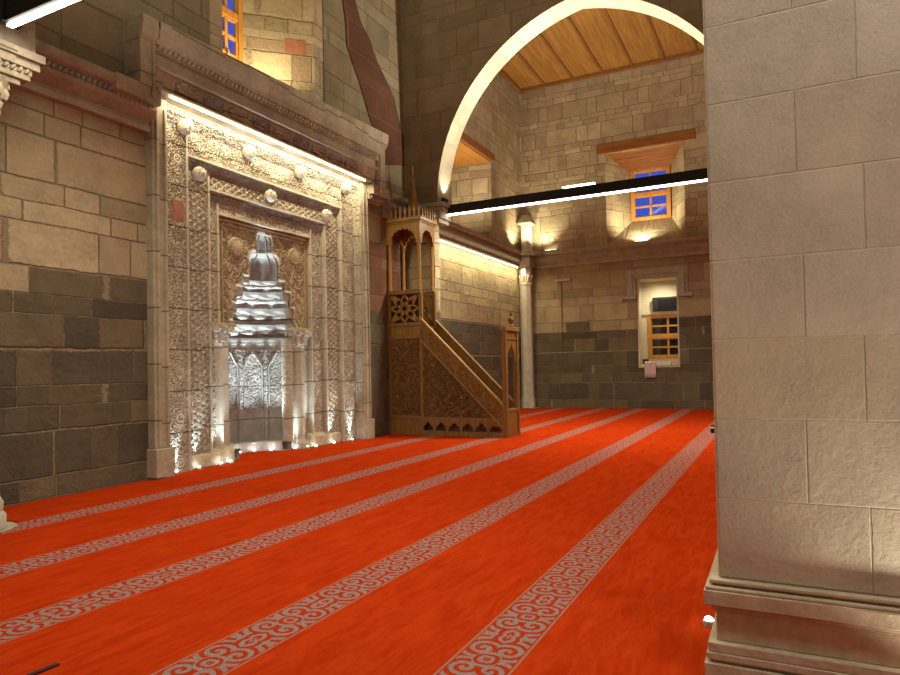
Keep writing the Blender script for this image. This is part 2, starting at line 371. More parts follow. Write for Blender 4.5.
# carpet: plain red field, patterned prayer-row bands
ROWS = [1.385, 2.665, 4.105, 5.365, 6.775]
def carpet_material():
    t = NT('prayer_carpet'); o = t.xyz()
    x, y = o[0], o[1]
    dist = None; yy = None
    bands = [0.05, -1.28, -2.6, -3.9, -5.2, -6.5] + ROWS
    for b in bands:
        d = t.m_('SUBTRACT', y, b); ad = t.m_('ABSOLUTE', d)
        if dist is None: dist, yy = ad, d
        else:
            lt = t.m_('LESS_THAN', ad, dist)
            yy = t.m_('ADD', t.m_('MULTIPLY', lt, d), t.m_('MULTIPLY', t.m_('SUBTRACT', 1.0, lt), yy))
            dist = t.m_('MINIMUM', dist, ad)
    inband = t.m_('LESS_THAN', dist, 0.172)
    core = t.m_('LESS_THAN', dist, 0.150)
    line = t.m_('LESS_THAN', t.m_('ABSOLUTE', t.m_('SUBTRACT', dist, 0.166)), 0.008)
    # scrolling arabesque: mirrored spirals around repeated rosettes
    P = 0.62
    fx = t.m_('SUBTRACT', t.m_('FRACT', t.m_('DIVIDE', x, P)), 0.5)
    px = t.m_('MULTIPLY', t.m_('ABSOLUTE', fx), P)
    py = t.m_('ABSOLUTE', yy)
    def spiral(cx, cy, k, arms, ph):
        dx = t.m_('SUBTRACT', px, cx); dy = t.m_('SUBTRACT', py, cy)
        r = t.m_('SQRT', t.m_('ADD', t.m_('MULTIPLY', dx, dx), t.m_('MULTIPLY', dy, dy)))
        a = t.m_('ARCTAN2', dy, dx)
        return r, t.m_('SINE', t.m_('ADD', t.m_('ADD', t.m_('MULTIPLY', a, arms), t.m_('MULTIPLY', r, k)), ph))
    nz = t.noise(t.obj(), 11, 2)
    r1, s1 = spiral(0.0, 0.0, 95, 4, 0.0)
    r2, s2 = spiral(0.19, 0.07, -110, 1, 0.6)
    r3, s3 = spiral(0.29, 0.0, 120, 2, 1.4)
    w1 = t.m_('LESS_THAN', r1, 0.10)
    w3 = t.m_('LESS_THAN', r3, 0.07)
    sc = t.m_('ADD', t.m_('MULTIPLY', w1, s1), t.m_('MULTIPLY', t.m_('SUBTRACT', 1.0, w1),
              t.m_('ADD', t.m_('MULTIPLY', w3, s3), t.m_('MULTIPLY', t.m_('SUBTRACT', 1.0, w3), s2))))
    sc = t.m_('ADD', sc, t.m_('MULTIPLY', t.m_('SUBTRACT', nz, 0.5), 2.6))
    grey = t.m_('MULTIPLY', core, t.step(sc, -0.25, 0.15))
    n1 = t.noise(t.obj(), 0.9, 4, 0.6); n2 = t.noise(t.obj(), 60, 3)
    mp = t.n.new('ShaderNodeMapping'); t.l.new(t.obj(), mp.inputs[0]); mp.inputs['Scale'].default_value = (1.5, 7, 1)
    n3 = t.noise(mp.outputs[0], 1.6, 4, 0.7, 1.0)
    field = t.mix(t.step(n3, 0.3, 0.75), (0.36, 0.026, 0.004), (0.48, 0.046, 0.007))
    field = t.mix(t.m_('MULTIPLY', t.step(n1, 0.55, 0.75), 0.35), field, (0.30, 0.021, 0.004))
    ground = t.mix(0.5, field, (0.34, 0.032, 0.012))
    gcol = t.mix(t.step(n2, 0.3, 0.7), (0.22, 0.155, 0.145), (0.31, 0.23, 0.21))
    band = t.mix(grey, ground, gcol)
    band = t.mix(line, band, (0.32, 0.16, 0.11))
    c = t.mix(inband, field, band)
    t.bump(t.m_('ADD', t.m_('MULTIPLY', n2, 0.5), n3), 0.006, 0.5)
    m = t.done(c, 1.0, 0.0)
    return m
M['carpet'] = carpet_material()

# relief patterns
def sstep(x, a, b):
    q = np.clip((x - a) / (b - a), 0, 1); return q * q * (3 - 2 * q)
def girih(k, n=4, t0=0.25, ph=0.0):
    def fn(u, v):
        f = sum(np.cos(2 * PI * k * (u * math.cos(i * PI / n + 0.1 * ph) + v * math.sin(i * PI / n + 0.1 * ph)) + ph) for i in range(n))
        return sstep(np.abs(np.sin(f * 1.3 + ph)), t0, t0 + 0.3)
    return fn
def floral(k, t0=0.2):
    def fn(u, v):
        a = 2 * PI * k * u + 1.3 * np.sin(2 * PI * k * 0.8 * v); b = 2 * PI * k * v + 1.3 * np.sin(2 * PI * k * 0.9 * u + 1)
        f = np.sin(a) * np.sin(b) + 0.5 * np.sin(1.7 * a + 1) * np.cos(1.6 * b)
        return sstep(np.abs(np.sin(f * 3.2)), t0, t0 + 0.5)
    return fn

# ================================================================== SETTING
# floor and carpet
structure(MB().box(-9, 22.4, -8, 9.5, -0.3, -0.012).build('floor', M['trim']))
cp = [(-8.95, -7.9), (22.15, -7.9), (22.15, 7.6), (21.5, 7.6), (21.5, 8.15), (13.87, 8.15), (13.87, 7.15), (13.57, 7.15), (13.57, 7.96), (11.52, 7.96), (11.52, 8.05), (9.8, 8.05), (9.8, 8.26), (9.5, 8.26)]
cp += [(8.95 + 0.53 * math.cos(a), 8.28 + 0.53 * math.sin(a)) for a in np.linspace(0.08, PI - 0.08, 11)]
cp += [(8.4, 8.26), (8.15, 8.26), (8.15, 8.05), (6.66, 8.05), (6.66, 7.96), (-8.95, 7.96)]
def rect(a, b, c, d): return [(a, c), (b, c), (b, d), (a, d)]
def disc(x, y, r, n=12): return [(x + r * math.cos(2*PI*k/n), y + r * math.sin(2*PI*k/n)) for k in range(n)]
holes = [rect(2.98, 4.35, -1.26, 0.37), rect(13.58, 14.22, -0.92, 0.32), rect(3.48, 3.92, 7.58, 7.94), disc(3.62, 7.12, 0.42, 16)]
from mathutils.geometry import tessellate_polygon
loops = [[Vector((x, y, 0)) for x, y in L_] for L_ in [cp] + holes]
allp = [p for L_ in loops for p in L_]
carp = MB(); nP = len(allp)
tri = tessellate_polygon(loops)
carp.add([(p.x, p.y, 0.0) for p in allp] + [(p.x, p.y, -0.012) for p in allp],
         [tuple(q) if (allp[q[1]] - allp[q[0]]).cross(allp[q[2]] - allp[q[0]]).z > 0 else tuple(q[::-1]) for q in tri])
off = 0
for L_ in loops:
    m = len(L_); carp.f += [(off + k, nP + off + k, nP + off + (k + 1) % m, off + (k + 1) % m) for k in range(m)]; off += m
tag(carp.build('carpet', M['carpet']),
    'orange red carpet with grey scrollwork prayer row bands covering the whole floor', 'carpet')

# qibla wall (left), with openings for the mihrab and two windows
T0, T1 = 8.0, 8.35
wb = MB()
wb.box(-9, 6.5, T0, T1, -0.3, 4.93).box(11.72, 13.65, T0, T1, -0.3, 4.93)
structure(wb.build('wall_left_lower', M['qibla_low']))
wu = MB()
wu.box(-9, 6.3, T0, T1, 4.93, 6.2).box(12.0, 13.65, T0, T1, 4.93, 6.2)
wu.box(-9, 7.6, T0, T1, 6.2, 12.4).box(10.55, 13.65, T0, T1, 6.2, 12.4).box(7.6, 10.55, T0, T1, 9.8, 12.4)
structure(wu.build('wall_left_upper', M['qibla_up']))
w2 = MB()
F0, F1 = 8.2, 8.5
structure(MB().box(13.65, 22.2, F0, F1, -0.3, 4.93).build('wall_left_far_lower', M['qibla_low']))
w2.box(13.65, 16.3, F0, F1, 4.93, 12.4).box(19.8, 22.2, F0, F1, 4.93, 12.4).box(16.3, 19.8, F0, F1, 8.36, 12.4).box(16.3, 19.8, F0, F1, 4.93, 5.2)
structure(w2.build('wall_left_far_bay', M['upper']))
# back wall
XB, XB1 = 22.2, 22.55
wb = MB()
wb.box(XB, XB1, -8, 2.90, -0.3, 4.93).box(XB, XB1, 4.22, 8.5, -0.3, 4.93).box(XB, XB1, 2.90, 4.22, -0.3, 1.34).box(XB, XB1, 2.90, 4.22, 4.30, 4.93)
structure(wb.build('wall_back_lower', M['back_low']))
wb = MB()
wb.box(XB, XB1, -8, 2.35, 4.93, 12.4).box(XB, XB1, 5.42, 8.5, 4.93, 12.4).box(XB, XB1, 2.35, 5.42, 4.93, 5.2).box(XB, XB1, 2.35, 5.42, 8.9, 12.4)
structure(wb.build('wall_back_upper', M['upper']))
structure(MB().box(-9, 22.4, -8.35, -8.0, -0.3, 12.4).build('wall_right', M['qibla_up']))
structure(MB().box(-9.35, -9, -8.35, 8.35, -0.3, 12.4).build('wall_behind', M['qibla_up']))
# red stone rib in the wall right of the mihrab, as it curves up the wall
def img_y(u, v, y):
    d = R @ np.array([(u - 450) / FPX, (v - 353) / FPX, 1.0]); k = y / d[1]; return d[0] * k, d[2] * k + 1.5
ribL = [(338, -25), (343, 0), (346, 25), (347, 46), (353, 64), (359, 81), (365, 101), (371, 122), (379, 140), (381, 165)]
ribR = [(404, 165), (404, 140), (399, 120), (394, 98), (386, 80), (377, 61), (370, 40), (361, 22), (355, 0), (349, -25)]
structure(MB().prism([img_y(u, v, 7.98) for u, v in ribL + ribR], 'y', 7.975, 8.02).build('trim_1', M['red']))
structure(MB().box(11.84, 13.6, 7.97, 8.02, 0.0, 4.90).build('trim_2', M['red_mix']))

# arch walls with pointed openings, on piers
def pointed(c, half, zs, zc, n=22):
    """pointed arch from +half to -half: list of (y, z)"""
    H = zc - zs; rr = (half * half + H * H) / (2 * half)      # circle radius, centre on spring line
    pts = []
    a1 = math.asin(min(1, H / rr))
    for i in range(n + 1):
        a = a1 * i / n
        pts.append((c + half - rr + rr * math.cos(a), zs + rr * math.sin(a)))
    left = [(2 * c - y, z) for y, z in pts]
    return pts + left[::-1][1:]
def arch_wall(name, x0, x1, c, half, top, ya, yb, zs=5.35, zc=9.4, mat='spandrel'):
    a = pointed(c, half, zs, zc)
    out = [(yb, zs), (yb, top), (ya, top), (ya, zs)]
    # wall over the arch: quads from the arch line out to the top, with the soffit as its own mesh
    mb = MB(); n = len(a)
    for x in (x0, x1):
        vs = [(x, y, z) for y, z in a] + [(x, y, top) for y, z in a] + [(x, yb, zs), (x, yb, top), (x, ya, zs), (x, ya, top)]
        fs = [(i, i + 1, n + i + 1, n + i) for i in range(n - 1)] + [(2*n, 0, n, 2*n + 1), (n - 1, 2*n + 2, 2*n + 3, 2*n - 1)]
        if x == x0: fs = [f[::-1] for f in fs]
        mb.add(vs, fs)
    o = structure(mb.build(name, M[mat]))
    so = MB()
    vs = [(x0, y, z) for y, z in a] + [(x1, y, z) for y, z in a]
    so.add(vs, [(i, n + i, n + i + 1, i + 1) for i in range(n - 1)])
    so.box(x0, x1, a[0][0], yb, zs - 0.02, zs).box(x0, x1, ya, a[-1][0], zs - 0.02, zs)
    s_ = so.build('arch_soffit', M['soffit'], smooth=True); s_.parent = o
    return o
arch_wall('wall_arch_far', 13.6, 14.2, 3.7, 3.4, 12.4, -0.9, 8.2, zc=9.33)
arch_wall('wall_arch_far_right', 13.6, 14.2, -4.4, 3.4, 12.4, -8.0, -0.9)
arch_wall('wall_arch_near', 3.5, 4.3, 3.7, 3.4, 12.4, -1.1, 8.0)
arch_wall('wall_arch_near_right', 3.5, 4.3, -4.45, 3.35, 12.4, -8.0, -1.1)
structure(MB().box(13.6, 13.85, 7.2, 8.0, -0.012, 4.9).build('wall_pier_far', M['qibla_low']))
structure(MB().box(13.6, 14.2, -0.9, 0.3, -0.012, 5.33).build('wall_pier_far_right', M['qibla_low']))
structure(MB().box(3.5, 3.9, 7.6, 8.0, -0.012, 4.6).build('wall_pier_near', M['qibla_low']))

# ceilings
structure(MB().box(-9, 13.6, -8, 8, 12.3, 12.5).build('ceiling', M['soffit']))
cm = MB(); 
yw = 16.2 / 16
for i in range(16):
    y0 = -8 + i * yw
    cm.box(14.2, 22.2, y0 + 0.01, y0 + yw - 0.01, 11.40, 11.5)
ceil2 = structure(cm.build('ceiling_far_bay', M['plank']))
bt = MB()
for i in range(1, 16): bt.box(14.2, 22.19, -8 + i * yw - 0.04, -8 + i * yw + 0.04, 11.345, 11.42)
bt.box(22.08, 22.19, -7.9, 8.15, 11.28, 11.40).box(14.3, 22.19, 8.05, 8.19, 11.28, 11.40)
b_ = bt.build('ceiling_batten', M['batten'], ceil2, bevel=0.01); b_.parent = ceil2

# cornices
CP = [(0.0, 4.90), (-0.10, 4.90), (-0.12, 4.97), (-0.08, 5.00), (-0.08, 5.03), (-0.20, 5.14), (-0.22, 5.18), (-0.22, 5.20), (-0.17, 5.22),
      (-0.17, 5.28), (-0.26, 5.32), (-0.29, 5.36), (-0.29, 5.44), (0.0, 5.48)]
def cornice_x(mb, xa, xb, y=8.0): mb.prism([(y + d, z) for d, z in CP], 'x', xa, xb)
def cornice_y(mb, ya, yb, x=22.2): mb.prism([(x + d, z) for d, z in CP], 'y', ya, yb)
def rope(mb, p0, p1, r=0.035, pitch=0.075):
    p0, p1 = Vector(p0), Vector(p1); L = (p1 - p0).length; d = (p1 - p0) / L
    ax = 'Y' if abs(d.x) > 0.5 else 'X'
    for i in range(int(L / pitch)):
        c = p0 + d * (pitch * (i + 0.5))
        mb.ball(c, r, 8, 0.75 if ax == 'Y' else 1.0, 1.0 if ax == 'Y' else 0.75, 1.35, (0.6, ax))
cb = MB(); cornice_x(cb, 4.55, 6.40); rope(cb, (4.6, 7.80, 5.25), (6.4, 7.80, 5.25)); structure(cb.build('trim_3', M['trim']))
cb = MB(); cornice_x(cb, 12.6, 13.6); cornice_x(cb, 14.0, 22.2, 8.2); structure(cb.build('trim_4', M['trim']))
cb = MB(); cornice_y(cb, -8, 7.75); structure(cb.build('trim_5', M['trim']))
cb = MB()                                                    # moulded impost of the far arch pier
for d, z0, z1 in ((0.05, 4.88, 4.98), (0.10, 4.98, 5.14), (0.16, 5.14, 5.24), (0.22, 5.24, 5.34)):
    cb.box(13.6 - d * 0.4, 14.05 + d, 7.1 - d, 8.0, z0, z1)
structure(cb.build('trim_6', M['trim'], bevel=0.02))

# windows -------------------------------------------------------------
def casement(name, axis, plane, a0, a1, z0, z1, ncol, nrow, pane_mat, leaf_rows=2, th=0.10):
    """wooden frame with pane grid; axis 'x' = faces -X at X=plane, spanning Y a0..a1; 'y' = faces -Y at Y=plane"""
    def bx(mb, p, q, za, zb, d0, d1):
        if axis == 'x': mb.box(plane + d0, plane + d1, p, q, za, zb)
        else: mb.box(p, q, plane + d0, plane + d1, za, zb)
    fr = MB(); fw = 0.11
    bx(fr, a0, a0 + fw, z0, z1, -th, 0.02); bx(fr, a1 - fw, a1, z0, z1, -th, 0.02)
    bx(fr, a0 + fw, a1 - fw, z0, z0 + fw, -th, 0.02); bx(fr, a0 + fw, a1 - fw, z1 - fw, z1, -th, 0.02)
    zm = (z0 + z1) / 2
    if leaf_rows == 2: bx(fr, a0 + fw, a1 - fw, zm - 0.07, zm + 0.07, -th + 0.01, 0.02)
    root = structure(fr.build(name, M['casement'], bevel=0.008))
    halves = [(z0 + fw, zm - 0.07), (zm + 0.07, z1 - fw)] if leaf_rows == 2 else [(z0 + fw, z1 - fw)]
    for za, zb in halves:
        rr = nrow // leaf_rows; mb = MB()
        ia0, ia1 = a0 + fw, a1 - fw; s = (ia1 - ia0) / ncol; q = (zb - za) / rr
        for i in range(ncol + 1): bx(mb, ia0 + s * i - 0.035, ia0 + s * i + 0.035, za, zb, -0.06, 0.0)
        for j in range(rr + 1): bx(mb, ia0, ia1, za + q * j - 0.03, za + q * j + 0.03, -0.055, 0.0)
        mb.build('window_sash', M['casement'], root, bevel=0.005)
        mg = MB(); bx(mg, ia0, ia1, za, zb, -0.02, -0.012)
        mg.build('window_pane', pane_mat, root)
    hd = MB(); ac = (a0 + a1) / 2
    if axis == 'x': hd.ball((plane - 0.09, ac, z0 + 0.45), 0.05, 8, 0.6, 0.5, 1.5)
    else: hd.ball((ac, plane - 0.09, z0 + 0.45), 0.05, 8, 0.5, 0.6, 1.5)
    hd.build('window_handle', M['casement'], root, smooth=True)
    return root
def funnel(axis, p0, o, p1, i, i_):
    """splayed reveal from opening o=(a0,a1,z0,z1) at p0 to i at p1; sides, sill, (no head)"""
    def V(p, a, z): return (p, a, z) if axis == 'x' else (a, p, z)
    a0, a1, z0, z1 = o; b0, b1, y0, y1 = i
    F = [V(p0, a0, z0), V(p0, a1, z0), V(p0, a1, z1), V(p0, a0, z1)]
    B = [V(p1, b0, y0), V(p1, b1, y0), V(p1, b1, y1), V(p1, b0, y1)]
    e = i_ or 0.35
    F2 = [V(p0 + 0.02, a0 - e, z0 - e), V(p0 + 0.02, a1 + e, z0 - e), V(p0 + 0.02, a1 + e, z1 + e), V(p0 + 0.02, a0 - e, z1 + e)]
    B2 = [V(p1, b0 - e, y0 - e), V(p1, b1 + e, y0 - e), V(p1, b1 + e, y1 + e), V(p1, b0 - e, y1 + e)]
    mb = MB().add(F + B + F2 + B2, [(0,1,5,4),(1,2,6,5),(2,3,7,6),(3,0,4,7),
                                    (8,12,13,9),(9,13,14,10),(10,14,15,11),(11,15,12,8),
                                    (0,8,9,1),(1,9,10,2),(2,10,11,3),(3,11,8,0),
                                    (4,5,13,12),(5,6,14,13),(6,7,15,14),(7,4,12,15)])
    return mb
# window 1: above the mihrab
w = casement('window_1', 'y', 9.0, 8.50, 9.27, 6.9, 9.3, 2, 6, M['glass'])
funnel('y', 8.003, (7.86, 10.25, 6.5, 9.6), 9.02, (8.50, 9.27, 6.9, 9.3), 0).build('window_reveal', M['upper'], w)
jp = lambda t_, d: (10.25 + (9.27 - 10.25) * t_ - d * 0.72, 8.003 + (9.02 - 8.003) * t_ - d * 0.69)
MB().prism([jp(0.12, 0.012), jp(0.40, 0.012), jp(0.40, -0.05), jp(0.12, -0.05)], 'z', 7.62, 7.90).build('red_stone', M['redblock'], w)
# window 2: left wall of the far bay, wooden lintel
w = casement('window_2', 'y', 9.75, 17.3, 18.8, 6.2, 7.95, 2, 4, M['glass'])
funnel('y', 8.203, (16.6, 19.5, 5.5, 8.12), 9.77, (17.3, 19.35, 5.9, 8.1), 0).build('window_reveal', M['upper'], w)
MB().box(18.8, 19.4, 9.7, 9.8, 5.8, 8.2).box(17.2, 18.9, 9.7, 9.8, 5.8, 6.21).box(17.2, 18.9, 9.7, 9.8, 7.94, 8.2).build('window_infill', M['upper'], w)
MB().box(16.4, 19.7, 8.13, 8.22, 8.12, 8.36).build('lintel_board', M['lintel'], w, bevel=0.01)
lm = MB()
for k in range(5): lm.box(16.55, 19.52, 8.22 + k * 0.30, 8.51 + k * 0.30, 8.06, 8.12)
lm.build('lintel_soffit', M['casement'], w, bevel=0.006)
# window 3: high window of the back wall
w = casement('window_3', 'x', 23.3, 3.19, 4.52, 6.42, 8.20, 2, 4, M['glass'])
funnel('x', 22.203, (2.62, 5.15, 5.5, 8.62), 23.32, (3.19, 4.52, 6.42, 8.2), 0).build('window_reveal', M['upper'], w)
MB().box(22.12, 22.24, 2.25, 5.42, 8.60, 8.92).build('lintel_board', M['lintel'], w, bevel=0.012)
lm = MB()
for k in range(6):
    f0, f1 = k / 6, (k + 1) / 6 - 0.012
    def L(f, e): 
        x = 22.24 + (23.25 - 22.24) * f; z = 8.61 + (8.12 - 8.61) * f
        return (x, (2.64 + (3.15 - 2.64) * f) if e == 0 else (5.13 + (4.56 - 5.13) * f), z)
    a, b, c, d = L(f0, 0), L(f0, 1), L(f1, 1), L(f1, 0)
    up = 0.05
    lm.add([a, b, c, d] + [(p[0], p[1], p[2] + up) for p in (a, b, c, d)], [(0,1,2,3),(7,6,5,4),(0,4,5,1),(1,5,6,2),(2,6,7,3),(3,7,4,0)])
lm.build('lintel_soffit', M['lintel'], w)
# window 4: low deep window of the back wall, with moulded hood
w = casement('window_4', 'x', 23.5, 2.75, 4.10, 1.62, 3.15, 2, 4, M['night'], 2)
funnel('x', 22.203, (2.95, 4.15, 1.38, 4.25), 23.52, (2.75, 4.30, 1.45, 4.3), 0.06).build('window_reveal', M['white_wall'], w)
MB().box(23.36, 23.5, 2.70, 4.35, 3.15, 3.25).box(23.45, 23.55, 2.7, 4.35, 3.25, 4.35).box(23.44, 23.52, 4.10, 4.35, 1.4, 3.2).box(23.44, 23.52, 2.7, 4.35, 1.4, 1.62).build('window_ledge', M['white_wall'], w)
hm = MB()
for d, e in ((0.10, 0.00), (0.16, 0.10), (0.06, 0.20)):
    o0, o1, zt = 2.90 - e, 4.22 + e, 4.28 + e
    hm.box(22.2 - d, 22.24, o0 - 0.11, o0, 3.72, zt + 0.11).box(22.2 - d, 22.24, o1, o1 + 0.11, 3.72, zt + 0.11).box(22.2 - d, 22.24, o0, o1, zt, zt + 0.11)
hm.box(22.04, 22.24, 4.22, 4.66, 3.60, 3.72).box(22.04, 22.24, 2.46, 2.90, 3.60, 3.72)
hm.build('window_hood', M['trim'], w, bevel=0.012)

# ================================================================== COLUMNS AND PILLAR
def leaf_ring(mb, cx, cy, r, z0, z1, n, out):
    for k in range(n):
        a = 2 * PI * k / n
        for j in range(3):
            f = j / 2
            rr = r + out * f * f
            mb.ball((cx + rr * math.cos(a), cy + rr * math.sin(a), z0 + (z1 - z0) * (0.2 + 0.7 * f)), (z1 - z0) * 0.24, 8, 1, 1, 1.2)
# corner column of the far bay
cx, cy = 21.86, 7.96
root = thing('stone_column', 'slender pale stone column standing in the far corner under the cornice', 'column', (cx, cy, 0))
MB().lathe(cx, cy, [(0.25, 0), (0.25, 0.22), (0.24, 0.30), (0.23, 0.38)], 8, rot=PI/8).build('column_base', M['pale'], root)
MB().lathe(cx, cy, [(0.22, 0.38), (0.21, 4.28)], 8, rot=PI/8).build('shaft', M['pale'], root)
mb = MB().lathe(cx, cy, [(0.22, 4.28), (0.24, 4.34), (0.22, 4.40), (0.23, 4.62), (0.24, 4.92)], 8, rot=PI/8); leaf_ring(mb, cx, cy, 0.19, 4.40, 4.62, 8, 0.03)
mb.build('capital', M['pale'], root)
MB().box(cx-0.28, cx+0.3, cy-0.28, cy+0.22, 4.92, 5.30).box(cx-0.55, cx+0.3, cy-0.55, cy+0.22, 5.30, 5.44).build('impost', M['trim'], root, bevel=0.05)
root = thing('colonette', 'short floodlit colonette with pyramid cap standing on the corner of the cornice', 'column', (21.92, 7.92, 5.44))
MB().lathe(21.92, 7.92, [(0.24, 5.44), (0.24, 5.52), (0.2, 5.56), (0.2, 6.42)], 16).build('shaft', M['pale'], root, smooth=True)
MB().lathe(21.92, 7.92, [(0.24, 6.42), (0.36, 6.46), (0.36, 6.50), (0.16, 6.78)], 4, rot=PI/4).build('cap', M['trim'], root)

# engaged column at the left edge
cx, cy = 3.57, 7.12
root = thing('engaged_column', 'pale column with flared moulded capital at the left edge of the photo', 'column', (cx, cy, 0))
MB().lathe(cx, cy, [(0.36, 0), (0.36, 0.12), (0.33, 0.16), (0.34, 0.24), (0.31, 0.30), (0.30, 0.36)], 24).build('column_base', M['pale'], root, smooth=True)
MB().lathe(cx, cy, [(0.285, 0.36), (0.275, 3.95)], 24).build('shaft', M['pale'], root, smooth=True)
mb = MB().lathe(cx, cy, [(0.29, 3.95), (0.33, 4.0), (0.29, 4.05), (0.32, 4.25), (0.40, 4.45)], 24)
leaf_ring(mb, cx, cy, 0.27, 4.08, 4.36, 12, 0.07)
mb.build('capital', M['frame'], root, smooth=True)
ab = MB()
for d, e, z0, z1 in ((0.44, 0.06, 4.45, 4.52), (0.52, 0.10, 4.52, 4.58), (0.60, 0.14, 4.58, 4.64), (0.68, 0.18, 4.70, 4.79), (0.72, 0.21, 4.79, 4.88)):
    ab.box(cx - d, cx + d, cy - e, 8.0, z0, z1)
ab.box(cx - 0.62, cx + 0.62, cy - 0.14, 8.0, 4.64, 4.70)
rope(ab, (cx - 0.6, cy - 0.15, 4.67), (cx + 0.6, cy - 0.15, 4.67), 0.03, 0.07)
rope(ab, (cx + 0.62, cy - 0.12, 4.67), (cx + 0.62, 7.98, 4.67), 0.03, 0.07)
ab.box(3.5, 4.3, cy - 0.02, 8.0, 4.88, 5.33)
ab.build('abacus', M['frame'], root, bevel=0.012)

# near pillar
root = thing('stone_pillar', 'massive smooth pale stone block pillar filling the right of the photo', 'pillar', (3.7, -0.4, 0))
PX0, PX1, PY0, PY1 = 3.08, 4.25, -1.15, 0.268
MB().box(PX0, PX1, PY0, PY1, 0.56, 5.33).build('shaft', M['pillar'], root, bevel=0.012)
bs = MB()
for d, z0, z1 in ((0.035, 0.545, 0.562), (0.020, 0.535, 0.545), (0.050, 0.520, 0.535), (0.056, 0.455, 0.520), (0.030, 0.435, 0.455), (0.022, 0.425, 0.435),
                  (0.012, 0.295, 0.425), (0.045, 0.255, 0.295), (0.052, 0.225, 0.255), (0.035, 0.212, 0.225), (0.06, 0.0, 0.212)):
    bs.box(PX0 - d, PX1 + d, PY0 - d, PY1 + d, z0, z1)
bs.build('pillar_base', M['base'], root, bevel=0.005)

# ================================================================== MIHRAB
MC = 9.2
mi = thing('mihrab', 'tall carved stone prayer niche with stepped hood and nested borders in the left wall', 'prayer niche', (MC, 8.1, 0))
PLX = [(6.38, 6.64), (11.57, 11.83)]
for x0, x1 in PLX:
    mb = MB().box(x0, x1, 7.86, 8.16, 0.42, 5.44).box(x0 - 0.03, x1 + 0.03, 7.80, 8.16, 0, 0.42)
    mb.box(x0 + 0.05, x0 + 0.09, 7.835, 7.87, 0.45, 5.28).box(x1 - 0.07, x1 - 0.03, 7.835, 7.87, 0.45, 5.28)
    mb.build('pilaster', M['frame'], mi, bevel=0.012)
RES = 0.0115
Y1_, Y2_, Y3_, Y4_ = 8.08, 8.15, 8.215, 8.28
def bord(name, x0, x1, z0, z1, y, fn, depth=0.04, mat='carved', mask=None, res=RES, back=0.1, edges='', parent=None):
    mb = MB().relief((x0, y, z0), EX, EZ, (0, -1, 0), x1 - x0, z1 - z0, res, fn, depth, mask)
    if mask is None: mb.box(x0, x1, y + 0.002, y + back, z0, z1)
    f = 0.035; d = depth + 0.022
    if 'r' in edges: mb.box(x1 - f, x1, y - d, y, z0, z1)
    if 'l' in edges: mb.box(x0, x0 + f, y - d, y, z0, z1)
    if 'b' in edges: mb.box(x0, x1, y - d, y, z0, z0 + f)
    return mb.build(name, M[mat], parent or mi, smooth=False)
g1, g2, g3 = girih(10.5, 4, 0.28), girih(11, 3, 0.28, 0.7), girih(9.5, 5, 0.28, 0.3)
bord('carved_border', 6.64, 7.15, 0, 5.20, Y1_, g1, edges='lr')
bord('carved_border', 11.05, 11.57, 0, 5.20, Y1_, g1, edges='lr')
bord('carved_border', 7.15, 11.05, 4.80, 5.20, Y1_, g1, edges='b')
bord('carved_border', 7.13, 7.64, 0.0, 4.62, Y2_, g2, edges='r')
bord('carved_border', 10.60, 11.08, 0.0, 4.62, Y2_, g2, edges='l')
bord('carved_border', 7.64, 10.60, 4.40, 4.62, Y2_, g2, edges='b')
bord('carved_border', 7.60, 7.88, 0.0, 4.24, Y3_, g3, edges='r')
bord('carved_border', 10.22, 10.64, 0.0, 4.24, Y3_, g3, edges='l')
bord('carved_border', 7.88, 10.22, 4.06, 4.24, Y3_, g3, edges='b')
def jamb(x, ya, yb, z1):
    mb = MB().relief((x, ya, 0), EY, EZ, (-1, 0, 0), yb - ya, z1, RES, g2, 0.018)
    mb.box(x + 0.002, x + 0.05, ya, yb, 0, z1); mb.build('border_edge', M['carved'], mi)
jamb(11.045, 8.085, 8.22, 5.2); jamb(10.595, 8.155, 8.28, 4.62); jamb(10.215, 8.22, 8.36, 4.24); jamb(11.565, 7.87, 8.09, 5.28)
for x, ya, yb, z1 in ((7.15, 8.085, 8.15, 5.2), (7.64, 8.155, 8.215, 4.62), (7.88, 8.22, 8.28, 4.24)):
    MB().box(x - 0.03, x, ya, yb, 0, z1).build('border_edge', M['carved'], mi)
def band(x0, x1, ya, za, yb, zb, fn, mat='grey_carved'):
    L = math.hypot(yb - ya, zb - za); V = (0, (yb - ya) / L, (zb - za) / L); N = (0, -V[2], V[1])
    if N[1] > 0: N = (0, -N[1], -N[2])
    mb = MB().relief((x0, ya, za), EX, V, N, x1 - x0, L, 0.014, fn, 0.02)
    mb.box(x0, x1, max(ya, yb), max(ya, yb) + 0.06, min(za, zb), max(za, zb))
    return mb.build('muqarnas_band', M[mat], mi)
band(7.15, 11.05, Y1_ - 0.01, 4.80, Y2_ - 0.01, 4.64, girih(8, 4, 0.3))
band(7.64, 10.60, Y2_ - 0.01, 4.40, Y3_ - 0.01, 4.24, girih(8, 4, 0.3))
band(6.64, 11.57, 7.90, 5.42, Y1_, 5.20, girih(8, 4, 0.3, 0.4))
